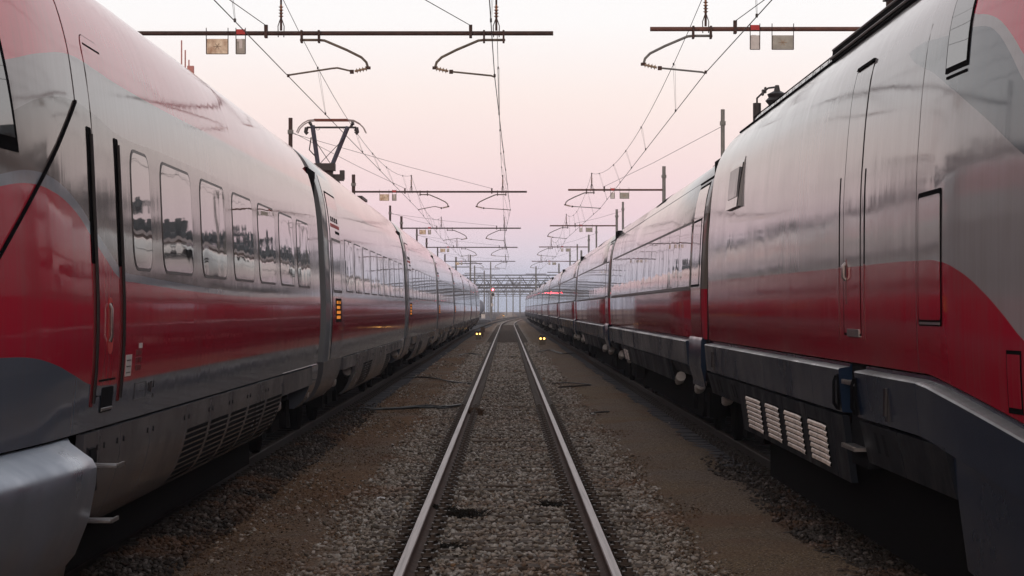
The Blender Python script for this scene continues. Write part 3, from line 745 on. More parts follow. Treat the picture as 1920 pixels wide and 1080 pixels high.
mb = MB(); panel(mb, PC, 0, sR, 2.1, 24.66, 2.085, 2.115, 0, .006, .01, 0, nz=2); panel(mb, PC, 0, sR, 2.1, 24.66, 3.004, 3.02, 0, .006, .01, 0, nz=2); mb.build('window_trim', 'rubber', co)
mb = MB(); panel(mb, PC, 0, sR, .0, LR, 3.53, 3.536, 0, .003, .01, 0, nz=2); mb.build('roof_seam', 'rubber', co)
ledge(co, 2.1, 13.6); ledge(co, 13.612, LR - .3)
mb = MB(); mb.box((sR * 1.5, LR - .16, 1.38), (.08, .25, .1)); mb.build('end_bracket', 'black', co)
skirt_r(co, 2.1, 5.0, 1.06, .92)
skirt_r(co, 5.9, 10.0, 1.06, .75); skirt_r(co, 10.0, 13.2, 1.06, .75); skirt_r(co, 13.2, 16.8, 1.06, .75)
def grid_l(mb, wz):
    for c in range(2):
        for k in range(7):
            z = .98 - k * .03; a = 17.3 + c * .9
            mb.rows([[(sR * (wz(z) + .004), a, z), (sR * (wz(z) + .004), a + .7, z)], [(sR * (wz(z) + .008), a, z - .014), (sR * (wz(z) + .008), a + .7, z - .014)]], 1)
skirt_r(co, 16.8, 19.6, 1.06, .75, 'louvred_panel', extra=grid_l, mats=['skirt_r', 'louvre'])
skirt_r(co, 22.6, LR - .1, 1.06, .92)
bogie(0, sR, 4.1, co); bogie(0, sR, 21.3, co)
mb = MB(); mb.box((0, 12.5, .65), (2.0, 14, .9)); mb.build('underframe', 'under', co)
mb = MB(); mb.rows([[(1.38, y, 1.43), (1.53, y, 1.39), (1.49, y, 1.06), (1.40, y, .3), (1.30, y, .3)] for y in (.1, LR)], 0, closed=True, cap=True); mb.build('far_skirt', 'skirt_r', co)
end_bellows(co, LR + .22)
mb = MB(); mb.rows([[(-.8, y, z) for z in (3.9, 4.02)] + [(-.55, y, 4.05), (.55, y, 4.05), (.8, y, 4.02), (.8, y, 3.9)] for y in (3.0, 6.0)], 0, closed=True, cap=True); mb.build('roof_unit', 'coach', co)
mb = MB(); mb.rows([[(sR * 1.21, y, 3.70), (sR * 1.05, y, 3.83), (sR * 1.04, y, 3.84), (sR * 1.2, y, 3.71)] for y in (10.5, 13.0)], 0, closed=True); mb.build('roof_vent', 'black', co)
for g in GAPR[1:]: copy_tree(co, right, rel(g))
tail = copy_tree  # the rear power car is out of sight behind the last coach

# ------------------------------------------------------------------ tracks
def bend(Y, y0, r_): return 0 if Y < y0 else (Y - y0) ** 2 / (2 * r_)
RAIL = [(-.075, -.172), (.075, -.172), (.075, -.16), (.02, -.145), (.009, -.13), (.009, -.05), (.036, -.038), (.036, -.008), (.030, 0), (-.030, 0), (-.036, -.008), (-.036, -.038), (-.009, -.05), (-.009, -.13), (-.02, -.145), (-.075, -.16)]
clip_me = None
def clip_mesh():
    mb = MB(); mb.box((0, 0, -.166), (.36, .16, .02))
    for s_ in (-1, 1):
        mb.box((s_ * .13, 0, -.145), (.12, .15, .03)); mb.tube([(s_ * x, y, z) for x, y, z in ((.07, -.05, -.135), (.10, -.06, -.10), (.15, -.05, -.10), (.165, 0, -.12), (.15, .05, -.10), (.10, .06, -.10), (.07, .05, -.135))], .011, 5)
        mb.tube([(s_ * .13, 0, -.14), (s_ * .13, 0, -.05)], .028, 6); mb.box((s_ * .13, 0, -.085), (.10, .07, .02))
    return mb
def track(cx, label, y0b, r_, yend, rails, clipstart, sleeper_mat, sl_start, pitch=.6, nclip=100, sl_w=2.5):
    t = empty('railway_track', (cx, 10, 0), label=label, cat='railway track')
    ys = [8] + list(np.arange(14, 220, 20.)) + list(np.arange(220, yend, 12.))
    for x0 in (-.7535, .7535):
        mb = MB(); rows = [[(x0 + x + bend(y, y0b, r_), y - 10, z) for x, z in RAIL] for y in ys]
        n = len(RAIL)
        mb.rows(rows, 0, closed=True, cap=True)
        o = mb.build('rail', ['railside', 'railtop'] if cx == 0 else ['railsidedark', 'railtopdark'], t, smooth=True)
        for p in o.data.polygons:
            if p.center[2] > -.012: p.material_index = 1
    # sleepers: the hundred nearest one by one, the rest as one mass
    first = None; rest = MB()
    for k in range(430):
        y = sl_start + k * pitch; d = (sl_w, .25, .2)
        if k < 96:
            if first is None:
                mb = MB(); mb.box((0, 0, 0), d); first = mb.build('sleeper', sleeper_mat, t); o = first
            else: o = first.copy(); COL.objects.link(o)
            o.parent = t; o.location = (random.uniform(-.01, .01), y - 10, -.272 + random.uniform(-.012, .006)); o.rotation_euler = (0, random.uniform(-.004, .004), random.uniform(-.008, .008))
        else: rest.box((bend(y, y0b, r_), y - 10, -.272), d)
    tag(rest.build('sleepers_beyond', sleeper_mat, t), kind='stuff')
    first = None; rest = MB(); cm = clip_mesh(); k = 0
    while True:
        for x0 in rails:
            y = clipstart + (k // len(rails)) * pitch
            if k < nclip:
                if first is None: first = cm.build('rail_fastener', 'clip' if cx == 0 else 'clipdark', t); o = first
                else: o = first.copy(); COL.objects.link(o)
                o.parent = t; o.location = (x0, y - 10, 0)
            else:
                for s_ in (-1, 1): rest.box((x0 + s_ * .12, y - 10, -.125), (.11, .13, .07))
            k += 1
        if y > 190: break
    tag(rest.build('fasteners_beyond', 'clip', t), kind='stuff')
    return t
track(0, 'empty track with two polished rails running up the middle between the trains', 240, 5600, 900, (-.7535, .7535), 14.2, 'wood', 14.2)
track(CXL, 'track under the train with oval windows, rail edge lined by clips', 130, 11000, 700, (.7535,), 18.0, 'conc', 18.0, sl_w=2.4)
track(CXR, 'track under the train with dark skirts, pale sleeper ends beside its clips', 330, 6000, 800, (-.7535,), 18.0, 'conc', 18.0, sl_w=2.4)

# ------------------------------------------------------------------ ground
g = 24
mb = MB(); xs = [-400, -60, -12, -8, -5.5, -4.7, -3.2, -2.6] + list(np.linspace(-2.4, 2.4, g)) + [2.6, 3.2, 4.7, 5.5, 8, 12, 60, 400]
ysg = [-180, 0, 8] + list(np.arange(10, 80, .4)) + list(np.arange(80, 200, 6)) + [220, 260, 320, 400, 520, 700, 950, 1400]
def gz(x, y):
    ax = abs(x); z = -.235
    if ax < 1.6: z = -.205 + .012 * math.sin(3.1 * x + .7 * y)
    if 1.6 <= ax < 2.8: z = -.19 - .03 * math.sin(1.9 * x) + .02 * math.sin(.9 * y + 2 * x)
    return z
rows = [[(x, y, gz(x, y) + (random.uniform(-.012, .012) if 10 < y < 80 and abs(x) < 3 else 0)) for x in xs] for y in ysg]
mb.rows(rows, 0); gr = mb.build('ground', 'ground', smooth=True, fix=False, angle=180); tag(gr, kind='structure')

# ballast stones (one mass nobody could count)
def stones(pos, size, name, matname, label):
    n = len(pos); V = []; Fc = []
    bm = bmesh.new(); bmesh.ops.create_icosphere(bm, subdivisions=1, radius=1)
    bm.free(); vl = []; tl_ = []; off = 0
    vi = rng.integers(0, 16, n); a = rng.uniform(0, 2 * np.pi, n); tl = rng.uniform(-.6, .6, n)
    for k in range(16):
        bm = bmesh.new()
        for q in range(11):
            d = rng.normal(size=3); d /= np.linalg.norm(d); bm.verts.new(d * rng.uniform(.8, 1.15) * np.array((1.1, .85, .68)))
        bmesh.ops.convex_hull(bm, input=bm.verts); bmesh.ops.triangulate(bm, faces=bm.faces)
        bmesh.ops.delete(bm, geom=[q for q in bm.verts if not q.link_faces], context='VERTS')
        bm.verts.index_update(); base = np.array([q.co[:] for q in bm.verts]); fac = np.array([[q.index for q in f.verts] for f in bm.faces]); bm.free()
        idx = np.nonzero(vi == k)[0]; m_ = len(idx); v = base[None] * size[idx][:, None, None]
        c, s_ = np.cos(tl[idx])[:, None], np.sin(tl[idx])[:, None]
        y, z = v[..., 1] * c - v[..., 2] * s_, v[..., 1] * s_ + v[..., 2] * c
        c, s_ = np.cos(a[idx])[:, None], np.sin(a[idx])[:, None]
        x, y = v[..., 0] * c - y * s_, v[..., 0] * s_ + y * c
        vl.append((np.stack([x, y, z], -1) + pos[idx][:, None, :]).reshape(-1, 3))
        tl_.append((fac[None] + (np.arange(m_) * len(base))[:, None, None]).reshape(-1) + off); off += m_ * len(base)
    vv = np.concatenate(vl); ff = np.concatenate(tl_); nt_ = len(ff) // 3
    me = bpy.data.meshes.new(name); me.vertices.add(len(vv)); me.vertices.foreach_set('co', vv.reshape(-1))
    me.loops.add(len(ff)); me.loops.foreach_set('vertex_index', ff.astype(np.int32))
    me.polygons.add(nt_); me.polygons.foreach_set('loop_start', np.arange(0, nt_ * 3, 3, dtype=np.int32))
    me.materials.append(M[matname]); me.update(calc_edges=True); me.validate()
    o = bpy.data.objects.new(name, me); COL.objects.link(o)
    return tag(o, kind='stuff', label=label, cat='ballast')
def field(n, x0, x1, y0, y1, dens=None):
    x = rng.uniform(x0, x1, n); t = rng.uniform(0, 1, n); y = y0 * (y1 / y0) ** t
    return x, y
P_ = []; Z_ = []
x, y = field(80000, -1.75, 1.75, 14.5, 130)
keep = np.abs(np.abs(x) - .7535) > .10; x, y = x[keep], y[keep]
edge = np.clip((1.75 - np.abs(x)) / .5, .12, 1); keep = rng.uniform(0, 1, len(x)) < edge; x, y = x[keep], y[keep]
sz = rng.uniform(.015, .033, len(x)) * np.where(rng.uniform(0, 1, len(x)) < .12, 1.35, 1) * np.clip(y / 45, 1, 2)
insleeper = np.abs(((y - 14.2 + .3) % .6) - .3) < .13
z = np.where(insleeper & (np.abs(x) < 1.25), -.178, -.197) + rng.uniform(-.02, .022, len(x))
drop = insleeper & (np.abs(x) < 1.2) & (rng.uniform(0, 1, len(x)) < .45)
P_.append(np.stack([x, y, z], -1)[~drop]); Z_.append(sz[~drop])
x, y = field(22000, -2.9, 2.9, 14.5, 110); keep = np.abs(x) > 1.5; x, y = x[keep], y[keep]
pn = np.sin(x * 2.3 + np.sin(y * .7)) + np.sin(y * .45 + 1.3 * x) + np.where(np.abs(x) > 2.3, 1.2, 0) * np.where(x < 0, 1, .5)
keep = rng.uniform(.5, 2.9, len(x)) < pn * np.where(x < 0, 1, .55); x, y = x[keep], y[keep]
P_.append(np.stack([x, y, -.198 + rng.uniform(-.015, .02, len(x))], -1)); Z_.append(rng.uniform(.011, .030, len(x)) * np.clip(y / 45, 1, 2))
stones(np.concatenate(P_), np.concatenate(Z_), 'ballast_stones', 'stone', 'grey and rusty brown ballast stones lying between and beside the rails')
x, y = field(60000, -2.8, 2.8, 14.5, 60); keep = np.abs(x) > 1.3; x, y = x[keep], y[keep]
PG = [np.stack([x, y, -.193 + rng.uniform(-.012, .010, len(x))], -1)]; ZG = [.005 + .014 * rng.uniform(0, 1, len(x)) ** 2]
stones(np.concatenate(PG), np.concatenate(ZG), 'fine_gravel', 'gravel', 'fine brown gravel scattered over the dirt strips beside the rails')
P_ = []; Z_ = []
for sg, yb in ((-1, 46), (1, 30)):
    x, y = field(9000, 2.5, 3.12, 16, yb); x = x * sg
    keep = rng.uniform(0, 1, len(x)) < np.clip((yb - y) / (yb * .35), 0, 1) * np.clip((np.abs(x) - 2.4) / .4, .1, 1); x, y = x[keep], y[keep]
    P_.append(np.stack([x, y, -.165 + .05 * (sg < 0) * np.clip((np.abs(x) - 2.5) / .4, 0, 1) + rng.uniform(-.02, .025, len(x))], -1)); Z_.append(rng.uniform(.015, .036, len(x)))
stones(np.concatenate(P_), np.concatenate(Z_), 'shaded_stones', 'darkstone', 'ballast stones coloured dark as shade along the rails of the parked trains')

# ------------------------------------------------------------------ overhead line
POLEX = 6.5
WZ = 6.0      # contact wire
BZ = 6.77     # beams
def clampbox(mb, x, z, mi): mb.box((x, 0, z), (.035, .16, .22), mi)
def insulator(mb, a, b_, r0, r1, n, mi):
    a = np.array(a, float); b_ = np.array(b_, float); pts = []; rr = []
    for k in range(n):
        for t, r in ((0, r0), (.35, r1), (.5, r0)):
            pts.append(a + (b_ - a) * (k + t) / n); rr.append(r)
    pts.append(b_); rr.append(r0); mb.tube(pts, rr, 10, mi)
def susp(parent, x, y=0):
    mb = MB(); zb = BZ + .05
    for s_ in (-1, 1): mb.tube([(x + s_ * .05, y, zb - .12), (x + s_ * .055, y, zb + .08), (x + s_ * .015, y, zb + .2)], .009, 5, 0)
    mb.tube([(x, y, zb), (x, y, zb + .36)], .022, 8, 0)
    insulator(mb, (x, y, zb + .24), (x, y, zb + .46), .02, .048, 4, 1)
    mb.tube([(x, y, zb + .46), (x, y, zb + .62)], .018, 6, 0); mb.box((x, y, zb + .63), (.05, .14, .05), 0)
    return mb.build('suspension_insulator', ['rustbeam', 'insul'], parent, smooth=True)
def arm(parent, x0, x1, d, hook, mat, tip):
    """registration arm: clamped under the beam at x0..x1, swings out to d side and back to the wire at tip"""
    mb = MB(); zb = BZ - .12
    s_ = 1 if d > 0 else -1
    ex = x1 + s_ * .88
    pts = [(x0, 0, zb), (x1, 0, zb), (x1 + s_ * .1, 0, zb - .01), (x1 + s_ * .5, 0, zb - .18), (x1 + s_ * .76, 0, zb - .31), (ex - s_ * .03, 0, zb - .40), (ex, 0, zb - .50)]
    mb.tube(pts, .024, 8, 0)
    clampbox(mb, x0 + s_ * .03, BZ - .06, 1); clampbox(mb, x1, BZ - .06, 1)
    mb.box((ex, 0, zb - .50), (.09, .06, .05), 1)
    a = (ex - s_ * .02, 0, zb - .51); b_ = (ex - s_ * .24, 0, zb - .56)
    insulator(mb, a, b_, .02, .05, 4, 2)
    mb.box((ex - s_ * .29, 0, zb - .57), (.07, .05, .07), 1)
    if hook: pts = [(ex - s_ * .27, 0, zb - .565), (tip + s_ * .06, 0, zb - .64), (tip + s_ * .01, 0, zb - .66), (tip, 0, WZ + .02)]
    else: pts = [(ex - s_ * .27, 0, zb - .565), (ex - s_ * .55, 0, zb - .50), (ex - s_ * .65, 0, zb - .51), (tip, 0, WZ + .02)]
    mb.tube(pts, .017, 8, 0); mb.box((tip, 0, WZ + .01), (.04, .08, .05), 1)
    return mb.build('registration_arm', [mat, 'rustbeam', 'insul2'], parent, smooth=True)
def clip_block(parent, x):
    mb = MB(); mb.box((x, 0, BZ + .10), (.06, .10, .10)); mb.box((x, 0, BZ), (.05, .16, .16)); return mb.build('stay_clip', 'rustbeam', parent)
def mast(x, Y, top, mat, label, group, beam_to=None, beam_mat=None, arms=(), susps=(), clips=(), name='catenary_mast', rad=.075):
    t = empty(name, (0, Y, 0), label=label, cat='mast', group=group)
    mb = MB(); mb.tube([(x, 0, -.3), (x, 0, top)], rad, 12); mb.build('pole', mat, t, smooth=True)
    mb = MB(); mb.box((x, 0, top - .42), (rad * 2.6, rad * 2.6, .12)); mb.build('band', 'galv', t)
    if beam_to is not None:
        mb = MB(); mb.tube([(x, 0, BZ), (beam_to, 0, BZ)], .040, 10); o = mb.build('beam', beam_mat, t, smooth=True)
        for a in arms: arm(t, *a)
        for q in susps: susp(t, q)
        for q in clips: clip_block(t, q)
    return t
def sign(x, Y, w, h, mat, label, narrow, group):
    t = empty('hanging_sign', (x, Y, BZ), label=label, cat='sign', group=group)
    mb = MB(); mb.box((0, -.04, -.24), (w, .012, h), 0)
    if narrow:
        mb.box((0, -.048, -.20), (w * .34, .004, h * .55), 2); mb.box((-w * .13, -.049, -.13), (w * .45, .004, h * .16), 2)
    else:
        # worn star-like emblem
        for q in (0, 60, 120):
            c, s_ = math.cos(R(q)) * .07, math.sin(R(q)) * .06
            mb.tube([(-c, -.049, -.24 - s_), (c, -.049, -.24 + s_)], .008, 4, 1)
    mb.build('plate', [mat, 'insul2' if not narrow else 'galv', 'white'], t)
    mb = MB()
    for s_ in (-1, 1): mb.tube([(s_ * w / 2, -.065, .09), (s_ * w / 2, -.05, -.24 - h / 2)], .008, 5)
    mb.tube([(-w / 2, -.045, -.24 - h / 2), (w / 2, -.045, -.24 - h / 2)], .007, 5)
    mb.build('hanger', 'rustbeam', t)
    if narrow:
        mb = MB(); mb.box((0, -.06, .02), (w * .9, .012, .09)); mb.build('top_plate', 'redpaint', t)
YL = [39.5, 93, 135, 177, 229]; YR = [38.9, 91.5, 131, 176, 229]
ordw = ('nearest', 'second', 'third', 'fourth', 'farthest')
GL = 'beam masts beside the train with oval windows'; GR2 = 'beam masts beside the train with dark skirts'
for i, Y in enumerate(YL):
    z = .25 if i % 2 == 0 else -.2
    stag = -.20
    mast(-POLEX - 1.3 * (i == 0), Y, 7.5, 'rustbeam', '%s dark rusty mast carrying a long beam over two tracks on the oval-window train side' % ordw[i], GL, .82, 'rustbeam',
         arms=[(-3.72, -3.38, 1, False, 'olive', -3.93 if i % 2 == 0 else -3.75), (-.04, -.42, -1, True, 'olive', -.23 if i % 2 == 0 else .12)], susps=[-4.06, -.2], clips=[-4.33, -.66])
    a = at(408, 86, 39.5)[0]
    sign(a, Y, .39, .27, 'plate', '%s wide cream plate, rust stained, hanging from the long dark beam' % ordw[i], False, 'wide hanging plates')
    sign(at(452, 82, 39.5)[0], Y, .17, .27, 'plate2', '%s narrow plate with white arrow and red top on the long dark beam' % ordw[i], True, 'narrow hanging plates')
for i, Y in enumerate(YR):
    mast(POLEX + .3 * (i == 0), Y, 7.75, 'galv' if i else 'rustbeam', '%s mast carrying a brown single-track beam on the dark-skirt train side' % ordw[i], GR2, 2.52, 'brownbeam',
         arms=[(3.62, 3.28, -1, True, 'greytube', 3.5 if i % 2 == 0 else 3.85)], susps=[3.5], clips=[4.02], rad=.075 if i else .115)
    sign(at(1467, 76, 38.9)[0], Y, .38, .25, 'plate2', '%s wide grey plate hanging from the brown beam' % ordw[i], False, 'wide hanging plates')
    sign(at(1415, 76, 38.9)[0], Y, .17, .25, 'white', '%s narrow white plate with red top on the brown beam' % ordw[i], True, 'narrow hanging plates')
PLY = [12.5, 66, 122, 158, 205]; PRY = [12.5, 66.5, 124, 161, 205]
for i, Y in enumerate(PLY):
    mast(-POLEX, Y, 7.55, 'rustbeam', ('dark stay pole outside the frame beside the silver nose', 'dark stay pole just behind the raised pantograph', 'dark stay pole between second and third long beams', 'dark stay pole between third and fourth long beams', 'dark stay pole before the farthest long beam')[i], 'stay poles without beams', name='stay_pole', rad=.062)
for i, Y in enumerate(PRY):
    mast(POLEX, Y, 7.85, 'galv', ('grey stay pole outside the frame beside the power car', 'grey stay pole rising behind the power car roof hatch', 'grey stay pole between second and third brown beams', 'grey stay pole between third and fourth brown beams', 'grey stay pole before the farthest brown beam')[i], 'stay poles without beams', name='stay_pole', rad=.062)
# wires: one contact line with its messenger and droppers per track, and stays
def wires(name, label, cps, mps, r=.008):
    """cps: contact points (x, y); mps: messenger supports (x, y)"""
    t = empty(name, (cps[0][0], cps[0][1], WZ), label=label, cat='overhead wire')
    ox, oy, oz = cps[0][0], cps[0][1], WZ
    mb = MB(); mb.tube([(x - ox, y - oy, 0) for x, y in cps], r, 5); mb.build('contact_wire', 'wire', t)
    mb = MB(); dr = MB()
    zt = BZ + .68
    for (xa, ya), (xb, yb) in zip(mps, mps[1:]):
        sag = min(.95, .95 * ((yb - ya) / 50) ** 2 + .12); pts = []
        for k in range(15):
            u = k / 14; pts.append((xa + (xb - xa) * u, ya + (yb - ya) * u, zt - 4 * sag * u * (1 - u)))
        mb.tube([(x - ox, y - oy, z - oz) for x, y, z in pts], r * .8, 5)
        for k in ((2, 5, 7, 9, 12) if yb < 240 else ()):
            dr = MB()
            x, y, z = pts[k]; cxx = float(np.interp(y, [c[1] for c in cps], [c[0] for c in cps]))
            for dx in (-.01, .03):
                dr.tube([(x - ox + dx, y - oy, z - oz), (cxx - ox + dx * .3, y - oy + .1, 0)], .0035, 4)
            dr.box((cxx - ox, y - oy + .1, .015), (.03, .06, .05)); dr.box((x - ox, y - oy, z - oz), (.03, .06, .05)); dr.build('dropper', 'wire', t)
    mb.build('messenger_wire', 'wire', t)
def zig(Ys, a, b_): return [(a if i % 2 == 0 else b_, y) for i, y in enumerate(Ys)]
wires('overhead_line', 'contact and messenger wires over the train with the raised pantograph', [(-4.1, -14)] + zig(YL, -3.93, -3.75) + [(-3.4, 290), (-1, 420)], [(-4.06, -14)] + [(-4.06, y) for y in YL] + [(-3.6, 290), (-1.2, 420)])
wires('overhead_line', 'contact and messenger wires over the empty middle track', [(-.30, -14)] + zig(YL, -.23, .12) + [(.4, 290), (2.9, 420)], [(-.2, -14)] + [(-.2, y) for y in YL] + [(.2, 290), (2.9, 420)])
wires('overhead_line', 'contact and messenger wires over the power car and its coaches', [(3.9, -14)] + zig(YR, 3.5, 3.85) + [(3.95, 290), (5.2, 420)], [(3.5, -14)] + [(3.5, y) for y in YR] + [(3.7, 290), (5.2, 420)])
def stay(a, b_, label):
    mb = MB(); o = np.array(a); m_ = (np.array(a) + np.array(b_)) / 2 - np.array((0, 0, .05))
    mb.tube([(0, 0, 0), tuple(m_ - o), tuple(np.array(b_) - o)], .0075, 5)
    ob = mb.build('stay_wire', 'wire', loc=a); tag(ob, label, 'wire', 'stay wires from poles to beams')
for i in range(5):
    lab = ('from the frame edge to the', 'from the pole behind the pantograph to the', 'from the next dark pole to the', 'from a distant dark pole to the', 'from the last dark pole to the')[i]
    stay((-POLEX, PLY[i], 7.15), (-4.33, YL[i], BZ + .14), 'short thin stay wire %s %s long beam' % (lab, ordw[i]))
    stay((-POLEX, PLY[i], 7.1), (-.66, YL[i], BZ + .14), 'long thin stay wire %s %s long beam end' % (lab, ordw[i]))
    stay((POLEX, PRY[i], 7.35), (4.02, YR[i], BZ + .14), 'thin stay wire running to the %s brown beam' % ordw[i])

# ------------------------------------------------------------------ far yard
def lattice(mb, y, x0, x1, z0, z1, dep, step):
    for yy in (y - dep / 2, y + dep / 2):
        for z in (z0, z1): mb.tube([(x0, yy, z), (x1, yy, z)], .13, 4)
        n = int((x1 - x0) / step)
        for k in range(n):
            a = x0 + k * step; mb.tube([(a, yy, z0), (a + step / 2, yy, z1), (a + step, yy, z0)], .09, 4)
def gantry(Y, x0, x1, legs, label, z0=6.3, z1=8.25):
    t = empty('lattice_gantry', (0, Y, 0), label=label, cat='gantry', group='lattice gantries over the far tracks')
    mb = MB(); lattice(mb, 0, x0, x1, z0, z1, 1.2, 2.6); mb.build('truss', 'lattice', t)
    for x in legs:
        mb = MB()
        for dx in (-.35, .35):
            for dy in (-.5, .5): mb.tube([(x + dx, dy, -.3), (x + dx, dy, z1)], .08, 4)
        for k in range(8):
            z = k * z1 / 8; mb.tube([(x - .35, -.5, z), (x + .35, -.5, z + z1 / 8)], .04, 4); mb.tube([(x + .35, -.5, z), (x - .35, -.5, z + z1 / 8)], .04, 4)
        mb.build('leg', 'lattice', t)
gantry(420, -30, 38, (-12, 26), 'nearest grey lattice gantry spanning the tracks above the signal')
gantry(462, -32, 44, (-9.5, 27), 'second lattice gantry close behind the nearest one')
gantry(505, -32, 44, (-8, 27), 'third lattice gantry fading behind the second one', 6.6, 8.3)
gantry(560, -40, 60, (-13, 31), 'fourth lattice gantry fading into the haze', 6.2, 8.0)
gantry(620, -40, 60, (-5.5, 31), 'fifth lattice gantry fading into the haze', 6.5, 8.4)
gantry(690, -50, 80, (-10, 34), 'sixth lattice gantry faint in the haze', 6.3, 8.2)
gantry(780, -50, 80, (-7, 36), 'farthest lattice gantry hardly visible in the haze')
for (px, Y, h, lb) in ((882, 300, 9.2, 'slim grey mast left of the signal beyond the gantry'), (920, 380, 9.9, 'tall grey mast beside the red signal'), (962, 520, 9, 'hazy mast in the gap beyond the switches'), (934, 560, 8.5, 'faint mast just beside the signal in the haze'), (950, 640, 9, 'faintest mast at the middle of the gap'), (975, 470, 8.6, 'hazy mast next to the tail of the coaches'), (908, 430, 9.3, 'grey mast behind the tank wagon'), (1005, 340, 8.4, 'mast above the farthest coach roofs'), (890, 345, 8.6, 'grey mast over the tail of the oval-window train'), (1090, 240, 8.2, 'slim grey mast above the roofs of the distant coaches'), (855, 262, 8.0, 'slim dark mast above the far roofs of the oval-window train'), (1048, 300, 8.0, 'faint mast above the last coaches')):
    x = (px - 951.5) / F * Y
    t = empty('yard_mast', (x, Y, 0), label=lb, cat='mast')
    mb = MB(); mb.tube([(0, 0, -.3), (0, 0, h)], [.16, .11], 8); mb.build('pole', 'galv', t)
    mb = MB(); mb.tube([(-1.6, 0, h - 1.2), (1.6, 0, h - 1.2)], .05, 6); mb.build('crossarm', 'rustbeam', t)
# colour light signal
xs_, Ys_ = at(924, 543, 375)[0], 375
t = empty('railway_signal', (xs_, Ys_, 0), label='signal post showing one red light above a dark lens', cat='signal')
mb = MB(); mb.tube([(-.15, .12, -.3), (-.15, .12, 4.6)], .10, 8); mb.box((.1, .15, 1.6), (.5, .5, .08)); mb.tube([(.3, .2, -.3), (.3, .2, 4)], .04, 5); mb.build('post', 'galv', t)
for z, mt, nmn in ((5.1, 'lampred', 'red_light'), (4.25, 'slot', 'dark_light')):
    mb = MB()
    mb.rows([[(r * math.cos(2 * math.pi * k / 20), yy, z + r * math.sin(2 * math.pi * k / 20)) for k in range(20)] for r, yy in ((.30, .1), (.38, .0), (.38, -.03), (.30, -.03), (.30, .0))], 0, closed=True)
    hd = mb.build('signal_head', 'white', t, smooth=True)
    mb = MB(); mb.rows([[(r * math.cos(2 * math.pi * k / 20), 0, z + r * math.sin(2 * math.pi * k / 20)) for k in range(20)] for r in (.30, .0001)], 0, closed=True)
    mb.rows([[(r * math.cos(2 * math.pi * k / 20), -.02, z + r * math.sin(2 * math.pi * k / 20)) for k in range(20)] for r in (.12, .0001)], 1, closed=True)
    mb.build('lens', ['redpaint' if z > 5 else 'pantodark', mt], hd)
mb = MB(); mb.box((-.1, -.05, 2.5), (.42, .04, .5)); mb.build('number_plate', 'white', t)
mb = MB(); mb.rows([[(-.16, -.02, 3.75), (.16, -.02, 3.75), (0, -.02, 3.45)], [(-.16, .02, 3.75), (.16, .02, 3.75), (0, .02, 3.45)]], 0, closed=True, cap=True); mb.build('marker', 'white', t)
# shunting lamps on the ground
def shunt(px, py, Y, label, h, yellow=False):
    x = (px - 951.5) / F * Y
    t = empty('shunting_signal', (x, Y, -.2), label=label, cat='signal', group='low shunting signals')
    mb = MB(); mb.box((0, .04, h * .25), (.34, .22, h * .5)); mb.build('base', 'lampbody', t)
    mb = MB(); mb.rows([[(sx_ * .2, y, z) for sx_, z in ((-1, h * .5), (1, h * .5), (1, h * .78))] + [(.12, y, h), (-.12, y, h), (-.2, y, h * .78)] for y in (-.04, .18)], 0, closed=True, cap=True); hd = mb.build('lamp_head', 'rubber', t)
    for s_ in (-1, 1):
        mb = MB(); zc = h * .66
        mb.rows([[(s_ * .1 + r * math.cos(2 * math.pi * k / 14), yy, zc + r * math.sin(2 * math.pi * k / 14)) for k in range(14)] for r, yy in ((.055, -.035), (.055, -.06), (.001, -.065))], 0, closed=True)
        mb.build('light', 'lampyellow', hd)
    return t
shunt(1017, 646, 122, 'low lamp box with two warm lights beside the dark-skirt train', .58)
shunt(897, 636, 145, 'low lamp box with two warm lights near the oval-window train', .58)
shunt(944, 594, 500, 'distant low lamp with warm lights far beyond the switches', .7)
mb = MB(); mb.box((0, 0, .3), (.3, .12, .34)); mb.tube([(0, .05, -.2), (0, .05, .2)], .04, 6); o = mb.build('marker_board', 'dryweed', loc=((905 - 951.5) / F * 150, 150, .1)); tag(o, 'small yellowish marker board just behind the low lamp', 'marker')
# grey tank wagon beyond the tail of the left train
t = empty('tank_wagon', (-5.5, 390, 0), label='grey rounded wagon standing beyond the tail of the train', cat='wagon')
mb = MB(); rows = []
for y, r in ((0, .3), (.1, .9), (.35, 1.25), (.9, 1.4), (12, 1.4), (13, .6)): rows.append([(r * math.cos(2 * math.pi * k / 20), y, 2.2 + r * math.sin(2 * math.pi * k / 20)) for k in range(20)])
mb.rows(rows, 0, closed=True, cap=True); mb.build('tank', 'wagon', t, smooth=True)
mb = MB(); mb.box((0, 6, .85), (2.2, 13, .3)); mb.build('frame', 'under', t)
mb = MB(); [wheelset(mb, 0, y) for y in (2, 3.8, 9, 10.8)]; mb.build('bogie', 'under', t)
# relay cabinet and far platform edge
t = empty('relay_cabinet', (at(906, 595, 385)[0], 385, 0), label='small pale cabinet at the foot of the signal', cat='cabinet')
mb = MB(); mb.box((0, 0, .35), (.7, .5, 1.1)); mb.build('housing', 'white', t); mb = MB(); mb.box((0, 0, .94), (.8, .6, .06)); mb.build('lid', 'galv', t)
mb = MB(); mb.rows([[(x, y, z) for x, z in ((-7, -.3), (-7, .15), (-2.6, .15), (-2.4, -.3))] for y in (330, 480)], 0, closed=True, cap=True); o = mb.build('platform', 'conc'); tag(o, 'low pale platform edge at the far bend of the track', 'platform')
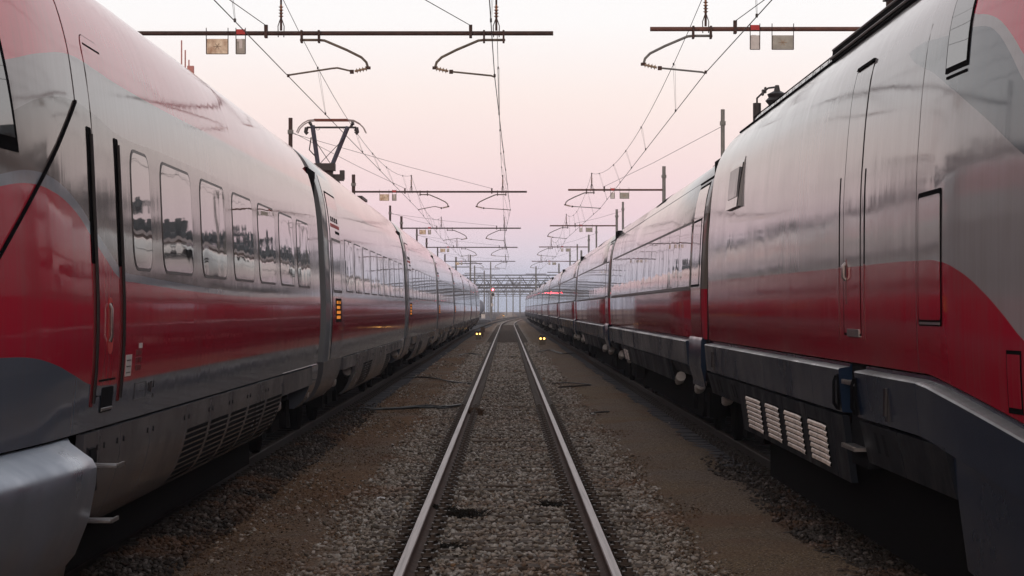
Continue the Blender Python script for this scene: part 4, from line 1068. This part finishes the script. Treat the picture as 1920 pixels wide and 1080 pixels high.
# red and white mast seen over the roof
bx, by, bz = at(352, 98, 90)
t = empty('radio_mast', (bx, 90, 0), label='thin red and white lattice mast peeping over the nose carriage roof', cat='mast')
mb = MB()
for k in range(7): mb.tube([(0, 0, -.3 + k * 1.6), (0, 0, 1.3 + k * 1.6)], .16 - k * .012, 6, k % 2)
mb.build('trunk', ['palered', 'white'], t)
mb = MB()
for dx, h in ((-.25, 12.8), (-.1, 12.4), (.05, 12.0)): mb.tube([(dx, 0, 10.8), (dx, 0, h)], .03, 5)
mb.box((.12, 0, 11.55), (.26, .2, .4)); mb.tube([(.1, 0, 11.2), (.9, 0, 10.6), (.9, 0, 10.3)], .05, 5); mb.build('antenna', 'palered', t)

# ------------------------------------------------------------------ things lying on the ground
def cable(pts, label, strands=3, r=.016):
    mb = MB(); o = np.array((pts[0][0], pts[0][1], -.18))
    for s_ in range(strands):
        P2 = []
        for i, (x, y) in enumerate(pts):
            P2.append((x - o[0] + random.uniform(-.06, .06), y - o[1] + random.uniform(-.35, .35), .02 + random.uniform(0, .035)))
        d = dense([tuple(p) for p in P2], 4); mb.tube([tuple(q) for q in d], r, 5)
    ob = mb.build('cable', 'cable', loc=tuple(o), smooth=True); return tag(ob, label, 'cable', 'black cables on the ground')
def gp(px, py): 
    Y = F * (EYE + .18) / (py - 579); return ((px - 951.5) / F * Y, Y)
cable([gp(735, 713), gp(780, 708), gp(815, 712), gp(850, 718), gp(893, 722)], 'black cable bundle beside the empty track, farther of two')
cable([gp(690, 770), gp(740, 769), gp(790, 766), gp(830, 766), gp(868, 762)], 'black cable bundle beside the empty track, nearer of two', 4)
cable([gp(1035, 722), gp(1070, 720), gp(1100, 722), gp(1105, 724), gp(1045, 728)], 'thin doubled black cable on the dark-skirt train side', 1)
cable([gp(1005, 662), gp(1030, 658), gp(1055, 665), gp(1085, 662)], 'tangled black cable behind the warm lamp box', 3)
cable([gp(1110, 778), gp(1125, 775), gp(1147, 775)], 'short dark cable end on brown soil near a white scrap', 2)
cable([gp(862, 668), gp(880, 664), gp(905, 668)], 'short black cable near the rail before the low lamp', 2)
def tuft(px, py, w, n, mat, label, hgt=.12, sx_=1.):
    x, Y = gp(px, py); mb = MB()
    for k in range(n):
        a = random.uniform(0, 6.28); r = w * math.sqrt(random.random()); bx_, by_ = r * math.cos(a) * sx_, r * math.sin(a)
        h = hgt * random.uniform(.3, 1); dx, dy = random.uniform(-.08, .08), random.uniform(-.08, .08); q = random.uniform(.006, .016)
        mb.add([(bx_ - q, by_, -.03), (bx_ + q, by_, -.03), (bx_ + dx + q * .4, by_ + dy, h * .7), (bx_ + dx * 1.6, by_ + dy * 1.6, h)], [(0, 1, 2), (0, 2, 3)])
    ob = mb.build('weed_tuft', mat, loc=(x, Y, -.18), fix=False); return tag(ob, label, 'weed', 'low weeds between the rails')
tuft(825, 958, .10, 260, 'weed', 'black wilted weed clump against the inner side of the rail', .07, 1.3)
tuft(875, 968, .12, 320, 'weed', 'largest black weed clump between the rails', .08, 1.4)
tuft(1035, 948, .05, 140, 'weed', 'small black weed patch near the opposite rail', .06, 1.6)
tuft(892, 778, .16, 300, 'dryweed', 'dry brown weed tuft against the rail in mid distance', .16, .8)
tuft(960, 671, .2, 200, 'weed', 'small dark clump in the middle of the distant track', .08, 1.2)
tuft(842, 1028, .07, 140, 'weed', 'dark weed spot near the bottom edge by the rail', .05, 1.3)
for (px, py, s_, lb) in ((715, 939, .06, 'flat white scrap on the brown soil'), (1044, 873, .055, 'crumpled white scrap by the inner edge of the rail'), (1112, 779, .07, 'white scrap beside the short dark cable'), (1435, 940, .05, 'pale scrap in the dark beside the power car')):
    x, Y = gp(px, py); mb = MB()
    mb.rows([[(s_ * (i - 1.5) / 2 + random.uniform(-.2, .2) * s_, s_ * (j - 1.5) / 2, random.uniform(0, .5) * s_) for i in range(4)] for j in range(4)], 0)
    ob = mb.build('paper_scrap', 'paper', loc=(x, Y, -.165), fix=False); tag(ob, lb, 'litter', 'white scraps')
# far wood along both sides of the yard, hidden by the trains but mirrored in their flanks
def wood(name, x0, label, h0, h1, ya, yb, n):
    mb = MB()
    for k in range(n):
        y = ya + (yb - ya) * (k + random.random()) / n; x = x0 + random.uniform(-3, 3); h = random.uniform(h0, h1); w = h * random.uniform(.28, .42)
        for q in range(110):
            u = random.random() ** .7; r = w * math.sqrt(max(0.02, 1 - (u * 1.1 - .25) ** 2)) * random.uniform(.5, 1.05); a = random.uniform(0, 6.28)
            c = np.array((x + r * math.cos(a), y + r * math.sin(a), h * u)); s_ = random.uniform(.25, .65)
            e1 = rng.normal(size=3); e1 /= np.linalg.norm(e1); e2 = np.cross(e1, rng.normal(size=3)); e2 /= np.linalg.norm(e2)
            mb.add([c - e1 * s_, c + e2 * s_, c + e1 * s_, c - e2 * s_], [(0, 1, 2, 3)])
        mb.tube([(x, y, -.2), (x, y, h * .7)], .14, 5)
    o = mb.build(name, 'leaf', fix=False); return tag(o, label, 'trees', kind='stuff')
wood('treeline', 22, 'dark wood beyond the dark-skirt train, seen mirrored in the other train', 9.6, 11.3, -90, 330, 130)
wood('treeline', -24, 'dark wood beyond the oval-window train, seen mirrored in the power car', 9.6, 11.3, -90, 330, 130)

def shed(x, ya, yb, h, label):  # unseen block added to put a pale band into the window reflections
    t = empty('reflection_shed', (x, ya, -.2), label=label, cat='shed')
    s_ = 1 if x > 0 else -1
    mb = MB(); mb.box((s_ * 3, (yb - ya) / 2, h / 2 - .2), (6, yb - ya, h - .4)); mb.build('wall', 'shedwall', t)
    mb = MB(); mb.rows([[(s_ * a, y, z) for a, z in ((-.3, h - .4), (-.3, h - .2), (3, h + .25), (6.3, h - .2), (6.3, h - .4))] for y in (-.3, yb - ya + .3)], 0, closed=True, cap=True); mb.build('roof', 'shedroof', t)
shed(14.5, 6, 330, 7.9, 'long pale shed added out of sight beyond the dark-skirt train to be mirrored in the oval windows')
# ------------------------------------------------------------------ air, sky, light, camera
mb = MB(); mb.box((20, 655, 6.0), (700, 1450, 14.4))
m, nt, b = nm('haze_air'); M['haze'] = m
nt.nodes.remove(b); pv = N(nt, 'ShaderNodeVolumePrincipled', inp={'Density': .00045, 'Anisotropy': 0.0})
pv.inputs['Color'].default_value = (.80, .88, 1.0, 1)
nt.links.new(pv.outputs[0], nt.nodes['Material Output'].inputs['Volume'])
tag(mb.build('haze', 'haze'), kind='stuff', label='pale blue evening haze over the yard', cat='haze')

W = bpy.data.worlds.new('World'); S.world = W; W.use_nodes = True; nt = W.node_tree
bg = nt.nodes['Background']
sky = N(nt, 'ShaderNodeTexSky', sky_type='NISHITA', sun_disc=False, sun_elevation=R(4), sun_rotation=R(205), air_density=1.2, dust_density=2.0)
tc = N(nt, 'ShaderNodeTexCoord'); sx = N(nt, 'ShaderNodeSeparateXYZ'); nt.links.new(tc.outputs['Generated'], sx.inputs[0])
el = math_(nt, 'MULTIPLY', math_(nt, 'ARCSINE', sx.outputs[2]), 57.29578 / 90)
D = 1 / 90
belt = ramp(nt, el, [(0, (.50, .56, .70)), (.6 * D, (.54, .58, .72)), (1.4 * D, (.75, .67, .77)), (2.5 * D, (.88, .67, .735)), (3.9 * D, (.935, .745, .755)), (5.4 * D, (.97, .83, .81)), (7.5 * D, (.97, .945, .96)), (14 * D, (.94, .89, .91)), (34 * D, (.61, .62, .66)), (65 * D, (.36, .375, .40))])
west = math_(nt, 'MULTIPLY', sx.outputs[1], -1.0, clamp=True)
glow = N(nt, 'ShaderNodeMix', data_type='RGBA', blend_type='MULTIPLY'); glow.inputs[0].default_value = 1
nt.links.new(belt, glow.inputs[6]); nt.links.new(mixc(nt, west, (1, 1, 1), (1.9, 1.6, 1.35)), glow.inputs[7]); belt = glow.outputs[2]
side = math_(nt, 'MULTIPLY', math_(nt, 'SUBTRACT', math_(nt, 'ABSOLUTE', sx.outputs[0]), .3), 2.2, clamp=True)
rose = N(nt, 'ShaderNodeMix', data_type='RGBA', blend_type='MULTIPLY'); rose.inputs[0].default_value = 1
nt.links.new(belt, rose.inputs[6]); nt.links.new(mixc(nt, side, (1, 1, 1), (.95, .80, .78)), rose.inputs[7]); belt = rose.outputs[2]
mix = N(nt, 'ShaderNodeMix', data_type='RGBA', blend_type='ADD'); mix.inputs[0].default_value = .02
nt.links.new(belt, mix.inputs[6]); nt.links.new(sky.outputs[0], mix.inputs[7])
nt.links.new(mix.outputs[2], bg.inputs['Color']); bg.inputs['Strength'].default_value = 1.0

L = bpy.data.lights.new('dusk_sun', 'SUN'); L.energy = .5; L.angle = R(12); L.color = (1, .86, .76)
so = bpy.data.objects.new('dusk_sun', L); COL.objects.link(so); so.rotation_euler = (R(78), 0, R(-25)); so.location = (0, -20, 30)

cam = bpy.data.cameras.new('camera'); co_ = bpy.data.objects.new('camera', cam); COL.objects.link(co_)
co_.location = (0, 0, EYE); co_.rotation_euler = (R(90), 0, 0)
cam.sensor_width = 36; cam.lens = F / 1920 * 36
cam.shift_x = (960 - 951.5) / 1920; cam.shift_y = (579 - 540) / 1920
cam.clip_end = 5000; cam.clip_start = .1
S.camera = co_
S.view_settings.view_transform = 'Standard'; S.view_settings.look = 'None'; S.view_settings.exposure = 0; S.view_settings.gamma = 1
S.cycles.use_denoising = True
S.cycles.max_bounces = 8; S.cycles.glossy_bounces = 6; S.cycles.diffuse_bounces = 3; S.cycles.volume_bounces = 1
S.cycles.sample_clamp_indirect = 8
